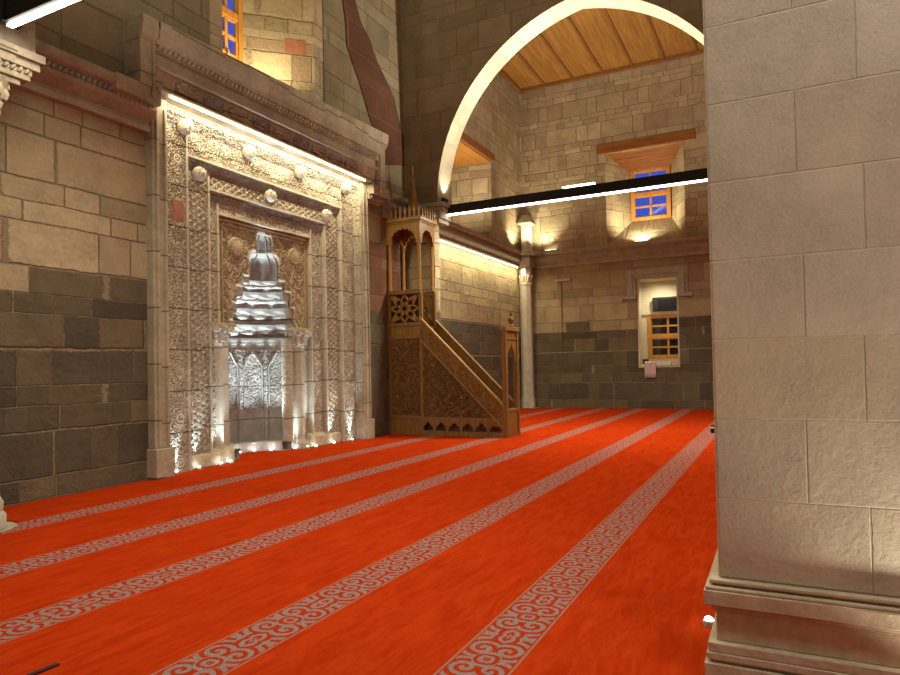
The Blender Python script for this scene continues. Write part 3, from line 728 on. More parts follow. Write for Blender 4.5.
# back panel with the stepped opening of the hood
STEPS = [(2.08, 0.83), (2.365, 0.77), (2.67, 0.68), (2.96, 0.53), (3.15, 0.37), (3.62, 0.19)]
ZTOP, ZW = 4.0, 2.08
def half_at(z):
    h = np.where(z < ZW, 0.76, 0.0)
    for (za, hw_), zb in zip(STEPS, [s[0] for s in STEPS[1:]] + [ZTOP]):
        h = np.where((z >= za) & (z < zb), hw_, h)
    h = np.where((z >= 3.84) & (z < ZTOP), 0.19 * np.sqrt(np.clip(1 - ((z - 3.84) / 0.17) ** 2, 0, 1)), h)
    h = np.where((z >= 3.44) & (z < 3.62), 0.19 + 0.18 * np.sqrt(np.clip(1 - ((z - 3.44) / 0.18) ** 2, 0, 1)), h)
    return h
PX, PZ, YC = 7.88, ZW, Y4_
MC = 9.03; MN = 8.95; PR = 10.22
def panel_mask(u, v): return np.abs(u + PX - MC) > half_at(v + PZ)
bord('carved_panel', PX, PR, PZ, 4.08, YC, floral(4.2), 0.035, 'carved_deep', panel_mask, 0.0135)
for x0, x1 in ((PX, MN - 0.78), (MN + 0.78, PR)): MB().box(x0, x1, YC - 0.01, YC + 0.09, 0, ZW).build('niche_jamb', M['carved'], mi)
fm = MB()
for e, w_ in ((0.05, 0.035), (0.13, 0.02)):
    fm.box(PX + e, PX + e + w_, YC - 0.06, YC + 0.01, 2.26, 4.08 - e).box(10.28 - e - w_, 10.28 - e, YC - 0.06, YC + 0.01, 2.26, 4.08 - e).box(PX + e, 10.28 - e, YC - 0.06, YC + 0.01, 4.08 - e - w_, 4.08 - e)
fm.build('panel_frame', M['carved_deep'], mi, bevel=0.008)
zs_ = np.linspace(ZW, 3.995, 130); hw = half_at(zs_)
def rim(sgn):
    pts = [(MC + sgn * (h + 0.025), YC - 0.03, z) for h, z in zip(hw, zs_)]
    cl = [pts[0]]
    for p in pts[1:]:
        if abs(p[0] - cl[-1][0]) > 0.04: cl.append((p[0], YC - 0.03, cl[-1][2] + 0.001))
        cl.append(p)
    return cl
path = rim(-1) + rim(1)[::-1]
MB().tube([(x + random.uniform(-1e-4, 1e-4), y, z) for x, y, z in path], 0.024, 6).build('hood_rim', M['carved'], mi)
# niche body: carved half drum, plain at its foot
nm = MB(); na, nzv = 150, 140
ang = np.linspace(0.0, PI, na + 1); zz = np.linspace(0.0, ZW + 0.02, nzv + 1)
A, Zg = np.meshgrid(ang, zz, indexing='ij')
hgt = girih(7, 4, 0.2)(A * 0.76, Zg) * 0.022
fac = np.abs(((A / PI * 5) % 1) - 0.5) * 2
rad = 0.775 - np.where(Zg > 0.78, hgt, 0.0) - np.where((fac > 0.80) & (A > 0.15) & (A < PI - 0.15), 0.04, 0.0)
rad = np.where(Zg > ZW - 0.20, 0.775 - 0.045 * np.round((Zg - ZW + 0.20) / 0.07) * 0.15, rad)
VX = MN + (rad + 0.01) * np.cos(A); VY = YC + rad * 1.02 * np.sin(A)
idx = np.arange((na+1)*(nzv+1)).reshape(na+1, nzv+1)
q = np.stack([idx[:-1,:-1], idx[:-1,1:], idx[1:,1:], idx[1:,:-1]], -1).reshape(-1, 4)
nm.add(np.stack([VX, VY, Zg], -1).reshape(-1, 3).tolist(), [tuple(r) for r in q.tolist()])
nm.lathe(MC, YC, [(0.95, 0.0), (0.95, 4.15), (0.0, 4.2)], 24, 0, PI)
nm.build('niche_wall', M['grey_carved'], mi)
pa = MB()
k = 2
for k in range(5):
    a0 = PI * (k + 0.14) / 5; a1 = PI * (k + 0.86) / 5; am = (a0 + a1) / 2
    P = lambda a, z: (MN + 0.74 * math.cos(a), YC + 0.75 * math.sin(a), z)
    pa.tube((P(a0, 0.82), P(a0, 1.58), P(am, 1.84), P(a1, 1.58), P(a1, 0.82)), 0.016, 6)
pa.build('blind_arch', M['grey_carved'], mi)
# stepped muqarnas hood, one part per tier
tiers = [(2.08, 2.365, 0.81, 0.72), (2.365, 2.67, 0.77, 0.67), (2.67, 2.96, 0.68, 0.52), (2.96, 3.15, 0.53, 0.37)]
def zigzag(r, z, n, amp):
    pts = []
    for k in range(2 * n + 1):
        a = PI * k / (2 * n); rr = r - (amp if k % 2 else 0)
        pts.append((MC + rr * math.cos(a), YC + rr * math.sin(a), z))
    return pts
for i, (z0, z1, r0, r1) in enumerate(tiers):
    n = 7 - i; mb = MB(); h = z1 - z0
    loops = [zigzag(0.93, z0 + 0.005, n, 0.0), zigzag(r0, z0, n, 0.0), zigzag(r0 - 0.01, z0 + h * 0.22, n, 0.0), zigzag(r0 - (r0 - r1) * 0.4, z0 + h * 0.40, n, 0.07),
             zigzag(r0 - (r0 - r1) * 0.4, z0 + h * 0.55, n, 0.07), zigzag(r1 + 0.02, z0 + h * 0.58, n, 0.02), zigzag(r1 + 0.01, z0 + h * 0.80, n, 0.06), zigzag(r1, z1 - 0.01, n, 0.06)]
    m = len(loops[0])
    mb.add([p for L_ in loops for p in L_], [(a*m + k, (a+1)*m + k, (a+1)*m + k + 1, a*m + k + 1) for a in range(len(loops)-1) for k in range(m-1)])
    for k in range(1, 2 * n, 2):
        a = PI * k / (2 * n); rr = r1 + 0.03
        mb.ball((MC + rr * math.cos(a), YC + rr * math.sin(a), z0 + h * 0.5), 0.04, 8, 1, 1, 1.5)
    for sg in (-1, 1):
        xa, xb = sorted((MC + sg * (r1 - 0.01), MC + sg * (r0 + 0.015)))
        mb.box(xa, xb, YC - 0.012, YC + 0.06, z0 + h * 0.35, z1)
    mb.build('muqarnas_tier', M['grey_carved'], mi)
mb = MB()
mb.lathe(MC, YC, [(0.9, 3.13), (0.37, 3.14), (0.368, 3.44), (0.33, 3.54), (0.25, 3.60), (0.195, 3.63), (0.19, 3.84), (0.15, 3.93), (0.08, 3.985), (0.0, 4.0)], 16, 0, PI)
for k in range(4):
    a = PI * (k + 0.5) / 4
    mb.tube([(MC + c * math.cos(a), YC + c * math.sin(a), z) for c, z in ((0.36, 3.16), (0.345, 3.46), (0.18, 3.66), (0.175, 3.80), (0.12, 3.92))], 0.013, 6)
mb.build('hood_dome', M['grey_carved'], mi, smooth=True)
sh = MB(); nz_, na_ = 150, 30
za_, aa_ = np.meshgrid(np.linspace(0.17, ZW - 0.02, nz_ + 1), np.linspace(0, 2 * PI, na_ + 1), indexing='ij')
rr_ = 0.088 + 0.014 * girih(10, 4, 0.25)(aa_ * 0.1, za_)
idx = np.arange((nz_+1)*(na_+1)).reshape(nz_+1, na_+1)
q = np.stack([idx[:-1,:-1], idx[:-1,1:], idx[1:,1:], idx[1:,:-1]], -1).reshape(-1, 4)
sh.add(np.stack([MN + 0.69 + rr_ * np.cos(aa_), YC - 0.0 + rr_ * np.sin(aa_), za_], -1).reshape(-1, 3).tolist(), [tuple(r) for r in q.tolist()])
sh.build('corner_shaft', M['carved'], mi)
for cx in (7.88, 9.92):
    cy = Y4_ - 0.04
    MB().lathe(cx, cy, [(0.15, 0.0), (0.15, 0.10), (0.12, 0.16), (0.105, 0.20), (0.105, 1.92)], 8, rot=PI/8).build('colonette', M['carved'], mi)
    k = MB().lathe(cx, cy, [(0.11, 1.92), (0.125, 1.95), (0.11, 1.98), (0.13, 2.08), (0.19, 2.20)], 12); leaf_ring(k, cx, cy, 0.12, 1.98, 2.20, 8, 0.09)
    k.build('colonette_capital', M['pale'], mi, smooth=True)
    MB().box(cx - 0.27, cx + 0.27, cy - 0.18, cy + 0.06, 2.22, 2.28).box(cx - 0.24, cx + 0.24, cy - 0.15, cy + 0.06, 2.19, 2.22).build('impost', M['carved_deep'], mi, bevel=0.006)
for x0, x1 in ((7.15, 8.1), (10.1, 11.05)):
    MB().prism([(8.08, 0), (8.08, 0.19), (8.18, 0.26), (8.36, 0.26), (8.36, 0)], 'x', x0, x1).build('plinth', M['base'], mi, bevel=0.01)
MB().lathe(MN, YC, [(0.79, 0.0), (0.545, 0.0), (0.545, 0.12), (0.52, 0.12), (0.52, 0.17), (0.79, 0.17)], 10, 0, PI).build('niche_ledge', M['pale'], mi)
def boss(x, y, z, r, mat='carved'):
    mb = MB().ball((x, y, z), r, 16)
    for k in range(10):
        a = 2 * PI * k / 10
        mb.ball((x + r * 0.62 * math.cos(a), y - r * 0.72, z + r * 0.62 * math.sin(a)), r * 0.16, 6)
    mb.ball((x, y - r * 0.95, z), r * 0.2, 6)
    return mb.build('boss', M[mat], mi, smooth=True)
def at_y(u, v, y): x, z = img_y(u, v, y); return x, y, z
for (u, v) in ((185, 127), (249, 152), (300, 172), (345, 188)): boss(*at_y(u, v, 7.97), 0.12)
for (u, v) in ((199, 174), (270, 196), (326, 215)): boss(*at_y(u, v, 8.08), 0.115)
for (u, v) in ((235, 247), (293, 257)):
    x, y, z = at_y(u, v, YC - 0.02)
    mb = MB().ball((x, y, z), 0.17, 20, 1, 0.45, 1)
    for rr, n in ((0.13, 14), (0.075, 8)):
        for k in range(n): mb.ball((x + rr * math.cos(2*PI*k/n), y - 0.05, z + rr * math.sin(2*PI*k/n)), 0.024, 6)
    mb.build('rosette', M['carved_deep'], mi, smooth=True)
x0, z1 = img_y(172, 199, 8.05); x1, z0 = img_y(183, 222, 8.05)
MB().box(x0, x1, 8.035, 8.08, z0, z1).build('red_inlay', M['redblock'], mi)
# entablature with rope and carved fascia, overhanging the LED strip
EN0, EN1 = 6.05, 12.25
prof = [(8.36, 5.44), (7.90, 5.44), (7.73, 5.50), (7.73, 5.53), (7.78, 5.54), (7.74, 5.76), (7.67, 5.78), (7.67, 5.83), (7.74, 5.85), (7.74, 5.98), (7.68, 5.99), (7.68, 6.11), (7.64, 6.12),
        (7.64, 6.22), (7.61, 6.28), (7.58, 6.42), (7.58, 6.54), (8.36, 6.58)]
ent = MB().prism(prof, 'x', 6.28, 12.0).build('entablature', M['frame'], mi, bevel=0.006)
for xa, xb in ((EN0, 6.30), (11.98, EN1)):
    mb = MB().box(xa, xb, 7.67, 8.36, 5.44, 6.30)
    mb.prism([(7.67, 6.22), (7.61, 6.28), (7.58, 6.42), (7.58, 6.54), (8.36, 6.58), (8.36, 6.22)], 'x', xa - 0.02, xb + 0.02)
    i0, i1 = (xb - 0.07, xb - 0.03) if xa == EN0 else (xa + 0.03, xa + 0.07)
    mb.box(i0, i1, 7.645, 7.68, 5.30, 6.2)
    mb.build('end_block', M['frame'], ent, bevel=0.01)
for ob in [ent] + [c for c in ent.children]:
    for vv in ob.data.vertices:
        if vv.co.z > 6.2: vv.co.z += (vv.co.x - 10.2) * 0.04
rp = MB(); rope(rp, (6.32, 7.67, 6.05), (11.96, 7.67, 6.05), 0.045, 0.085)
rp.build('rope_moulding', M['frame'], ent)
for i, x in enumerate(np.arange(6.70, 11.3, 0.52)):
    L = math.hypot(0.03, 0.16); V = (0, -0.03 / L, 0.16 / L); N = (0, -V[2], V[1])
    mb = MB().relief((x, 7.765, 5.57), EX, V, N, 0.40, 0.16, 0.012, floral(6.0) if i % 2 else girih(7, 4, 0.3), 0.03)
    mb.box(x, x + 0.40, 7.745, 7.79, 5.57, 5.72)
    mb.build('fascia_carving', M['grey_carved'] if i % 2 else M['frame'], ent)
mb = MB()
for x in np.arange(6.68, 11.52, 0.085): mb.prism([(7.93, 5.43), (7.905, 5.39), (7.93, 5.34)], 'x', x, x + 0.05)
mb.box(6.64, 11.57, 7.92, 7.98, 5.36, 5.44)
mb.build('dentil_row', M['carved'], ent)
for xa, xb, ro in ((5.70, 6.40, 1), (11.80, 12.45, -1)):
    mb = MB()
    for d, z0, z1, e in ((0.10, 5.08, 5.14, 0.14), (0.16, 5.14, 5.24, 0.07), (0.27, 5.24, 5.46, 0.0)):
        a, b = (xa + e, xb) if ro > 0 else (xa, xb - e)
        mb.box(a, b, 7.96 - d, 8.1, z0, z1)
    rope(mb, (xa + 0.05, 7.785, 5.21), (xb - 0.05, 7.785, 5.21), 0.03, 0.07)
    mb.build('console', M['frame'], mi, bevel=0.012)
tag(MB().box(6.60, 11.57, 7.745, 7.765, 5.45, 5.475).build('led_strip', M['led_warm']), 'long glowing LED strip under the cornice of the carved mihrab', 'LED strip')

# ================================================================== MINBAR
mn = thing('minbar', 'carved brown wooden pulpit staircase with canopy tower beside the carved mihrab', 'pulpit', (13.2, 6.6, 0))
X0, X1 = 12.72, 13.42
YB, YT, YF = 7.97, 7.13, 5.15          # back at the wall, tower front, gate
wd, wk, wg = M['minbar'], M['minbar_dark'], M['minbar_gold']
# tower posts
for x, y in ((X0, YB - 0.03), (X0, YT), (X1 - 0.07, YB - 0.03), (X1 - 0.07, YT)):
    MB().box(x, x + 0.07, y - 0.05, y + 0.03, 0.0, 3.18).build('post', wd, mn, bevel=0.008)
# tower side panels: carved lower, plain band, lattice
for x, sg in ((X0 + 0.015, -1), (X1 - 0.015, 1)):
    mb = MB()
    mb.relief((x, YT + 0.04, 0.42), EY, EZ, (sg, 0, 0), YB - YT - 0.12, 1.72, 0.016, floral(4.6), 0.028)
    mb.box(min(x, x - sg * 0.03), max(x, x - sg * 0.03), YT, YB - 0.02, 0.40, 2.17)
    mb.build('carved_panel', wk, mn)
    for h0, za, zb, nm_ in ((0.02, 0.0, 0.36, 'base_board'), (0.03, 0.36, 0.42, 'panel_rail'), (0.03, 2.14, 2.22, 'panel_rail'), (0.02, 2.22, 2.42, 'panel_board'), (0.035, 2.42, 2.50, 'panel_rail'), (0.04, 3.14, 3.24, 'panel_rail')):
        MB().box(x - h0, x + h0, YT - (0.03 if za > 3 else 0), YB - 0.02, za, zb).build(nm_, wd, mn, bevel=0.008)
def star_lattice(mb, fx, c0, c1, z0, z1, r=0.022):
    """eight-point star lattice filling a rectangle; fx(a, z) -> point"""
    cx, cz, w_, h_ = (c0 + c1) / 2, (z0 + z1) / 2, (c1 - c0) / 2, (z1 - z0) / 2
    const_x = abs(fx(1, 0)[0] - fx(0, 0)[0]) < 1e-6
    def bar(a, b): mb.bar(fx(cx + a[0] * w_, cz + a[1] * h_), fx(cx + b[0] * w_, cz + b[1] * h_), r * 1.5, 0.03, (1, 0, 0) if const_x else (0, 1, 0))
    ring = [(0.62 * math.cos(PI * k / 4 + PI / 8), 0.62 * math.sin(PI * k / 4 + PI / 8)) for k in range(8)]
    inn = [(0.24 * math.cos(PI * k / 4), 0.24 * math.sin(PI * k / 4)) for k in range(8)]
    for k in range(8):
        bar(ring[k], inn[k]); bar(ring[k], inn[(k + 1) % 8]); bar(inn[k], inn[(k + 1) % 8])
        a = PI * k / 4; e = (math.cos(a), math.sin(a)); m_ = max(abs(e[0]), abs(e[1])); e = (e[0] / m_, e[1] / m_)
        bar(ring[k], e); bar(ring[(k - 1) % 8], e)
    for q in ((-1, -1), (1, -1), (1, 1), (-1, 1)): bar(q, (q[0] * 0.5, q[1] * 0.5))
for x in (X0 + 0.02, X1 - 0.02):
    mb = MB(); star_lattice(mb, lambda a, z, x=x: (x, a, z), YT + 0.04, YB - 0.08, 2.50, 3.14); mb.build('lattice', wg, mn)
mb = MB(); star_lattice(mb, lambda a, z: (a, YB - 0.05, z), X0 + 0.08, X1 - 0.08, 2.50, 3.14); mb.build('lattice', wd, mn)
for x in (X0 + 0.10,): MB().box(x, x + 0.015, YT + 0.03, YB - 0.07, 2.48, 3.16).build('lattice_shade_board', M['walnut_shade'], mn)  # added dark board standing in for the shaded depth behind the lattice
# landing
MB().box(X0 + 0.03, X1 - 0.03, YT, YB - 0.02, 2.36, 2.42).build('landing', wk, mn)
# canopy posts
for x, y in ((X0 + 0.005, YB - 0.09), (X0 + 0.005, YT - 0.02), (X1 - 0.085, YB - 0.09), (X1 - 0.085, YT - 0.02)):
    MB().lathe(x + 0.04, y + 0.04, [(0.055, 3.24), (0.055, 3.32), (0.042, 3.36), (0.042, 4.28), (0.055, 4.32), (0.055, 4.38)], 8, rot=PI/8).build('canopy_post', wg, mn)
# scalloped arch panels
def scallop_panel(c0, c1, z0, z1, zt, n=9):
    cm, hw = (c0 + c1) / 2, (c1 - c0) / 2 - 0.09
    pts = [(c0, z0), (c0, zt), (c1, zt), (c1, z0), (c1 - 0.09, z0)]
    for k in range(n):
        for j in range(5):
            t_ = (k + j / 4) / n; a = PI * t_
            r_ = 1.0 + 0.13 * math.sin(PI * j / 4)
            pts.append((cm + hw * math.cos(a) * min(1.0, r_ * 0.93), z0 + (z1 - z0) * math.sin(a) * r_ * 0.93 + 0.0))
    pts.append((c0 + 0.09, z0))
    return pts
pp = scallop_panel(YT - 0.03, YB, 4.28, 4.62, 4.74)
MB().prism(pp, 'x', X0 - 0.005, X0 + 0.035).build('canopy_arch', wg, mn)
MB().prism(pp, 'x', X1 - 0.035, X1 + 0.005).build('canopy_arch', wg, mn)
pp = scallop_panel(X0, X1, 4.28, 4.60, 4.74, 7)
MB().prism(pp, 'y', YT - 0.035, YT + 0.005).build('canopy_arch', wd, mn)
MB().prism(pp, 'y', YB - 0.04, YB).build('canopy_arch', wd, mn)
cr = MB().box(X0 - 0.03, X1 + 0.03, YT - 0.06, YB + 0.0, 4.74, 4.78).box(X0 - 0.06, X1 + 0.06, YT - 0.09, YB + 0.0, 4.78, 4.86)
cr.build('canopy_roof', wg, mn, bevel=0.012)
ct = MB()
def merlon(c, along):
    w_ = 0.030
    prof_ = [(-w_, 4.86), (w_, 4.86), (w_ * 0.5, 4.93), (w_ * 1.15, 4.99), (w_ * 0.7, 5.05), (0, 5.12), (-w_ * 0.7, 5.05), (-w_ * 1.15, 4.99), (-w_ * 0.5, 4.93)]
    if along == 'y': ct.prism([(c[1] + a, z) for a, z in prof_], 'x', c[0] - 0.012, c[0] + 0.012)
    else: ct.prism([(c[0] + a, z) for a, z in prof_], 'y', c[1] - 0.012, c[1] + 0.012)
for y in np.linspace(YT - 0.05, YB - 0.05, 8):
    merlon((X0 - 0.045, y), 'y'); merlon((X1 + 0.045, y), 'y')
for x in np.linspace(X0 + 0.06, X1 - 0.06, 6):
    merlon((x, YT - 0.075), 'x')
ct.build('cresting', wg, mn)
xc, yc = (X0 + X1) / 2, (YT + YB) / 2 - 0.1
MB().lathe(xc, yc, [(0.20, 4.86), (0.18, 4.92), (0.14, 4.96), (0.14, 5.06), (0.155, 5.10), (0.09, 5.40), (0.04, 5.72), (0.0, 5.95)], 8, rot=PI/8).build('spire', wd, mn)
MB().lathe(xc, yc, [(0.008, 5.88), (0.025, 5.95), (0.008, 6.0), (0.02, 6.05), (0.004, 6.18)], 10).build('finial', wg, mn, smooth=True)
# stair flanks: sloping balustrade and carved triangular panel
ZS0, ZS1 = 2.62, 0.66                 # rail top at the tower and at the gate
def zr(y, dz=0.0): return ZS1 + (ZS0 - ZS1) * (y - YF) / (YT - YF) + dz
for x, sg in ((X0 + 0.01, -1), (X1 - 0.01, 1)):
    mb = MB()
    fl = floral(4.6)
    nu, nv = 120, 110
    y0, y1 = YF + 0.08, YT - 0.05
    Yg, Tg = np.meshgrid(np.linspace(y0, y1, nu + 1), np.linspace(0, 1, nv + 1), indexing='ij')
    zt = ZS1 + (ZS0 - ZS1) * (Yg - YF) / (YT - YF) - 0.56
    zt = np.maximum(zt, 0.40)
    Zg = 0.38 + (zt - 0.38) * Tg
    Hh = fl(Yg, Zg) * 0.028
    P = np.stack([x + sg * Hh, Yg, Zg], -1).reshape(-1, 3)
    idx = np.arange((nu+1)*(nv+1)).reshape(nu+1, nv+1)
    q = np.stack([idx[:-1,:-1], idx[1:,:-1], idx[1:,1:], idx[:-1,1:]], -1).reshape(-1, 4)
    if sg < 0: q = q[:, ::-1]
    mb.add(P.tolist(), [tuple(r) for r in q.tolist()])
    mb.prism([(YF + 0.03, 0.30), (YT, 0.30), (YT, zr(YT, -0.5)), (YF + 0.03, 0.38)], 'x', x - sg * 0.005, x - sg * 0.035)
    mb.build('stair_panel', wk, mn)
    L = math.hypot(YT - YF, ZS0 - ZS1); V = (0, (YT - YF) / L, (ZS0 - ZS1) / L)
    rb_ = MB()
    nrm = (0, -V[2], V[1])
    o_ = (x, YF + 0.03, ZS1 - 0.50 + 0.03)
    # band sheared: relief in (y, z) with the slope
    nu, nv = 170, 26
    Yg, Tg = np.meshgrid(np.linspace(YF + 0.03, YT, nu + 1), np.linspace(0, 1, nv + 1), indexing='ij')
    Zg = ZS1 + (ZS0 - ZS1) * (Yg - YF) / (YT - YF) - 0.46 + 0.42 * Tg
    Hh = girih(7, 4, 0.2)(Yg * 1.4, 0.42 * Tg) * 0.02
    for s2, xo in ((sg, x + sg * 0.012), (-sg, x - sg * 0.025)):
        P = np.stack([xo + s2 * Hh, Yg, Zg], -1).reshape(-1, 3)
        idx = np.arange((nu+1)*(nv+1)).reshape(nu+1, nv+1)
        q = np.stack([idx[:-1,:-1], idx[1:,:-1], idx[1:,1:], idx[:-1,1:]], -1).reshape(-1, 4)
        if s2 < 0: q = q[:, ::-1]
        rb_.add(P.tolist(), [tuple(r) for r in q.tolist()])
    rb_.build('balustrade', wd, mn)
    rl = MB()
    for dz, hh, ww in ((0.0, 0.055, 0.085), (-0.48, 0.05, 0.07)):
        rl.prism([(YF, zr(YF, dz - hh)), (YT, zr(YT, dz - hh)), (YT, zr(YT, dz)), (YF, zr(YF, dz))], 'x', x - ww / 2, x + ww / 2)
    rl.build('handrail', wg if sg < 0 else wd, mn, bevel=0.008)
    # bottom arcade
    ar = MB()
    ar.box(x - 0.03, x + 0.03, YF, YT, 0.0, 0.10).box(x - 0.03, x + 0.03, YF, YT, 0.32, 0.40)
    nA = 6; s_ = (YT - YF - 0.06) / nA
    for k in range(nA):
        c = YF + 0.06 + s_ * (k + 0.5); g = s_ / 2
        hole = [(c + 0.15, 0.10), (c + 0.12, 0.14), (c + 0.13, 0.18), (c + 0.05, 0.24), (c, 0.30), (c - 0.05, 0.24), (c - 0.13, 0.18), (c - 0.12, 0.14), (c - 0.15, 0.10)]
        ar.prism([(c - g, 0.10), (c - g, 0.33), (c + g, 0.33), (c + g, 0.10)] + hole, 'x', x - 0.02, x + 0.02)
    ar.build('arcade_rail', wd, mn)
MB().box(X0 + 0.16, X1 - 0.16, YF + 0.1, YT - 0.05, 0.0, 0.22).build('arcade_shade_block', wk, mn)  # added under the stair so that the arcade openings look dark
# treads
for k in range(9):
    y1 = YF + 0.1 + (YT - YF - 0.1) * (k + 1) / 9; y0 = YF + 0.1 + (YT - YF - 0.1) * k / 9
    z = 0.24 * (k + 1)
    MB().box(X0 + 0.04, X1 - 0.04, y0, y1 + 0.02, z - 0.04, z).box(X0 + 0.04, X1 - 0.04, y0, y0 + 0.02, z - 0.24, z - 0.04).build('tread', wk, mn)
# gate
for xa in (X0 - 0.03, X1 - 0.07): MB().box(xa, xa + 0.10, YF - 0.06, YF + 0.05, 0.0, 2.30).build('gate_post', wd, mn, bevel=0.01)
xm = (X0 + X1) / 2
ap = [(X0 + 0.07, 1.55), (X0 + 0.07, 2.24), (X1 - 0.07, 2.24), (X1 - 0.07, 1.55), (X1 - 0.11, 1.55), (X1 - 0.13, 1.68), (X1 - 0.2, 1.80), (xm + 0.04, 1.90), (xm, 1.98), (xm - 0.04, 1.90), (X0 + 0.2, 1.80), (X0 + 0.13, 1.68), (X0 + 0.11, 1.55)]
MB().prism(ap, 'y', YF - 0.03, YF + 0.02).build('gate_arch', wd, mn)
MB().box(X0 - 0.05, X1 + 0.05, YF - 0.08, YF + 0.07, 2.22, 2.32).box(X0 - 0.02, X1 + 0.02, YF - 0.05, YF + 0.04, 2.04, 2.08).build('gate_header', wd, mn, bevel=0.012)
MB().lathe(xm + 0.1, YF, [(0.02, 2.32), (0.07, 2.34), (0.03, 2.38), (0.07, 2.45), (0.07, 2.49), (0.02, 2.55), (0.03, 2.58), (0.0, 2.68)], 12).build('finial', wk, mn, smooth=True)
MB().box(X0 + 0.07, X1 - 0.07, YF - 0.04, YF + 0.02, 0.0, 0.55).box(X0 + 0.05, X1 - 0.05, YF - 0.05, YF + 0.03, 0.52, 0.58).build('gate_step', wd, mn, bevel=0.008)

# ================================================================== LAMPS
def beam_lamp(label, x, ya, yb, z0, group=None, uplight=None):
    r = thing('linear_lamp', label, 'lamp', (x, (ya + yb) / 2, z0), group)
    MB().box(x - 0.07, x + 0.07, ya, yb, z0 + 0.03, z0 + 0.24).build('housing', M['black'], r, bevel=0.008)
    MB().box(x - 0.03, x + 0.03, ya + 0.02, yb - 0.02, z0, z0 + 0.03).build('diffuser', M['led'], r)
    MB().box(x - 0.10, x + 0.10, yb - 0.06, yb + 0.02, z0 + 0.02, z0 + 0.42).build('bracket', M['black'], r, bevel=0.008)
    if uplight:
        MB().box(x - 0.06, x + 0.06, uplight[0], uplight[1], z0 + 0.24, z0 + 0.28).build('uplight', M['led'], r)
    return r
beam_lamp('long black tie beam lamp with glowing white underside spanning the far arch', 13.9, 0.32, 7.07, 5.08, None, (3.45, 4.15))
beam_lamp('black tie beam lamp with glowing underside at the top left corner', 3.95, 0.3, 6.98, 5.06)
tag(MB().box(14.2, 21.4, 8.07, 8.095, 4.87, 4.90).build('led_strip', M['led_warm']), 'glowing LED strip under the cornice behind the wooden pulpit', 'LED strip')

def floor_light(label, x, y, z, power, direction, color=COOL, cone=70, group='floor spotlights', proto=[None]):
    if proto[0] is None:
        r = bpy.data.objects.new('floor_spotlight', None); COL.objects.link(r); r.location = (x, y, z)
        h = MB().lathe(0, 0, [(0.034, 0), (0.034, 0.024), (0.028, 0.03)], 14).build('housing', M['pale']); h.parent = r
        l = MB().ball((0, 0, 0.032), 0.026, 10, 1, 1, 0.6).build('lens', M['led_cool'], smooth=True); l.parent = r
        proto[0] = r
    else:
        r = proto[0].copy(); COL.objects.link(r); r.location = (x, y, z)
        for ch in proto[0].children:
            if ch.type == 'MESH':
                c = ch.copy(); COL.objects.link(c); c.parent = r
    tag(r, label, 'spotlight', group)
    s = spot('spot_beam', (x, y, z + 0.06), direction, power, color, cone, 1.0, 0.02)
    return r
def on_wall(u, v, y):
    d = R @ np.array([(u - 450) / FPX, (v - 353) / FPX, 1.0]); return y * d[0] / d[1]
for u, v, y, lab, pw in ((176, 474, 8.00, "floor spotlight half hidden behind the mihrab's left pilaster foot", 14),
                     (199, 470, 8.01, 'leftmost clearly visible floor spotlight along the mihrab, before its left plinth', 12),
                     (221, 465, 8.01, "floor spotlight before the right part of the mihrab's left plinth", 12),
                     (231, 463, 8.01, "floor spotlight at the right corner of the mihrab's left plinth", 12),
                     (295, 445, 8.20, "floor spotlight at the right mouth of the mihrab's inner niche", 14),
                     (307, 446, 8.12, "floor spotlight between the niche mouth and the mihrab's right plinth", 14),
                     (316, 447, 8.01, "floor spotlight at the left end of the mihrab's right plinth", 14),
                     (334, 442, 8.01, "floor spotlight at the middle of the mihrab's right plinth", 14),
                     (352, 441, 7.98, "rightmost floor spotlight along the mihrab, at the foot of its right edge", 16)):
    floor_light(lab, on_wall(u, v, y), y, 0.0, pw * 6, (0, .11, 1), cone=44)
for a, w_ in ((2.55, 'leftmost'), (1.75, 'second from left'), (1.05, 'second from right'), (0.40, 'rightmost')):
    floor_light("floor spotlight before the ledge inside the mihrab's niche, %s of the four there" % w_, MN + 0.46 * math.cos(a), YC + 0.46 * math.sin(a), 0.0, 300, (0.03 * math.cos(a), 0.03 * math.sin(a), 1), cone=46)
floor_light('small floor spotlight glaring beside the left foot of the near stone pillar', 4.02, 0.405, 0.0, 0.5, (0, -0.2, 1))

# fittings lying on the cornice and window sills
def sill_lamp(label, x, y, z, along='y'):
    r = thing('sill_lamp', label, 'lamp', (x, y, z))
    a, b = (0.05, 0.22) if along == 'y' else (0.22, 0.05)
    MB().box(x - a, x + a, y - b, y + b, z, z + 0.03).build('housing', M['black'], r, bevel=0.006)
    MB().box(x - a * 0.8, x + a * 0.8, y - b * 0.9, y + b * 0.9, z + 0.03, z + 0.036).build('diffuser', M['led_warm'], r)
sill_lamp('small lamp glowing on the sill below the high far window', 22.14, 4.0, 5.475)
sill_lamp('small lamp on the cornice right of the corner colonette', 22.12, 7.1, 5.475)

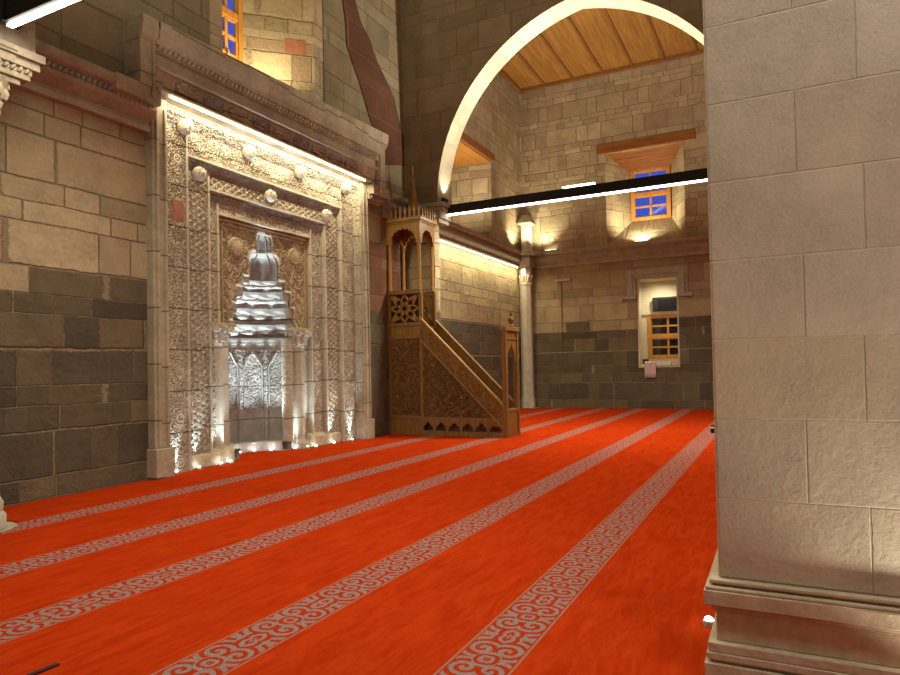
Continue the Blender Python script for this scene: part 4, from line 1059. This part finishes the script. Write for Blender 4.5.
# ================================================================== SMALL THINGS
bx = thing('black_box', 'plain black box on the ledge over the wooden frame of the low far window', 'box', (23.38, 3.45, 3.25))
MB().box(23.20, 23.45, 3.02, 3.88, 3.25, 3.72).build('cabinet', M['black'], bx, bevel=0.02)
MB().box(23.19, 23.20, 3.08, 3.70, 3.30, 3.67).build('grille', flat('grille_cloth', (0.010, 0.010, 0.012), 0.8, 0.1), bx)
pp_ = MB()
for k in range(5):
    dx = random.uniform(-0.012, 0.012)
    pp_.box(22.16 + dx, 22.46 + dx, 3.18 + dx, 3.92 + dx, 1.405 + 0.022 * k, 1.424 + 0.022 * k)
tag(pp_.build('paper_stack', M['paper']), 'low stack of white papers on the sill of the low far window', 'papers')
tag(MB().box(22.18, 22.42, 2.94, 3.15, 1.405, 1.55).build('carton', flat('cream_card', (0.62, 0.55, 0.34), 0.6), bevel=0.006), 'small cream carton at the right end of the low far window sill', 'box')
ctm = MB(); N = 14
vs = []; 
path = [(22.48, 1.53), (22.36, 1.535), (22.18, 1.535), (22.135, 1.49), (22.13, 1.34), (22.13, 1.18), (22.135, 1.0)]
for i, (x, z) in enumerate(path):
    for k in range(N + 1):
        y = 3.64 + 0.36 * k / N
        vs.append((x + 0.015 * math.sin(k * 1.3) * (i / 6), y, z + 0.008 * math.sin(k * 0.9 + i)))
ctm.add(vs, [(i*(N+1)+k, i*(N+1)+k+1, (i+1)*(N+1)+k+1, (i+1)*(N+1)+k) for i in range(len(path)-1) for k in range(N)])
co = ctm.build('cloth', M['cloth'], smooth=True); so_ = co.modifiers.new('thickness', 'SOLIDIFY'); so_.thickness = 0.012; so_.offset = 1
tag(co, 'pinkish white folded cloth hanging over the sill of the low far window', 'cloth')
wl = thing('wall_bracket', 'short pale bar on the far wall with a thin cable running down', 'bracket', (22.18, 6.7, 4.4))
MB().box(22.10, 22.198, 6.42, 6.98, 4.38, 4.46).build('bar', M['pale'], wl, bevel=0.01)
MB().tube([(22.185, 6.76, 4.38), (22.185, 6.77, 3.2), (22.185, 6.76, 2.0)], 0.018, 6).build('cable', M['minbar_dark'], wl)

# a short dark strip on the carpet, and a small dark canister standing far behind the pillar's edge
def on_floor(u, v, z=0.0):
    d = R @ np.array([(u - 450) / FPX, (v - 353) / FPX, 1.0]); k = (z - 1.5) / d[2]; return d[0] * k, d[1] * k
a, b = on_floor(28, 677), on_floor(58, 665)
tag(MB().bar((a[0], a[1], 0.006), (b[0], b[1], 0.006), 0.03, 0.01).build('strap', flat('dark_red_strap', (0.05, 0.008, 0.006), 0.8)), 'short dark strap lying on the red carpet at the bottom left corner', 'strap')
x, y = on_floor(713, 433)
cn = thing('canister', 'tiny dark canister with a pale band standing on the carpet by the pillar edge', 'canister', (x, y, 0))
MB().lathe(x, y, [(0.04, 0), (0.05, 0.02), (0.05, 0.10)], 12).build('body', M['black'], cn, smooth=True)
MB().lathe(x, y, [(0.051, 0.10), (0.051, 0.13)], 12).build('band', M['paper'], cn, smooth=True)
MB().lathe(x, y, [(0.045, 0.13), (0.045, 0.17), (0.02, 0.19)], 12).build('lid', M['minbar_dark'], cn, smooth=True)
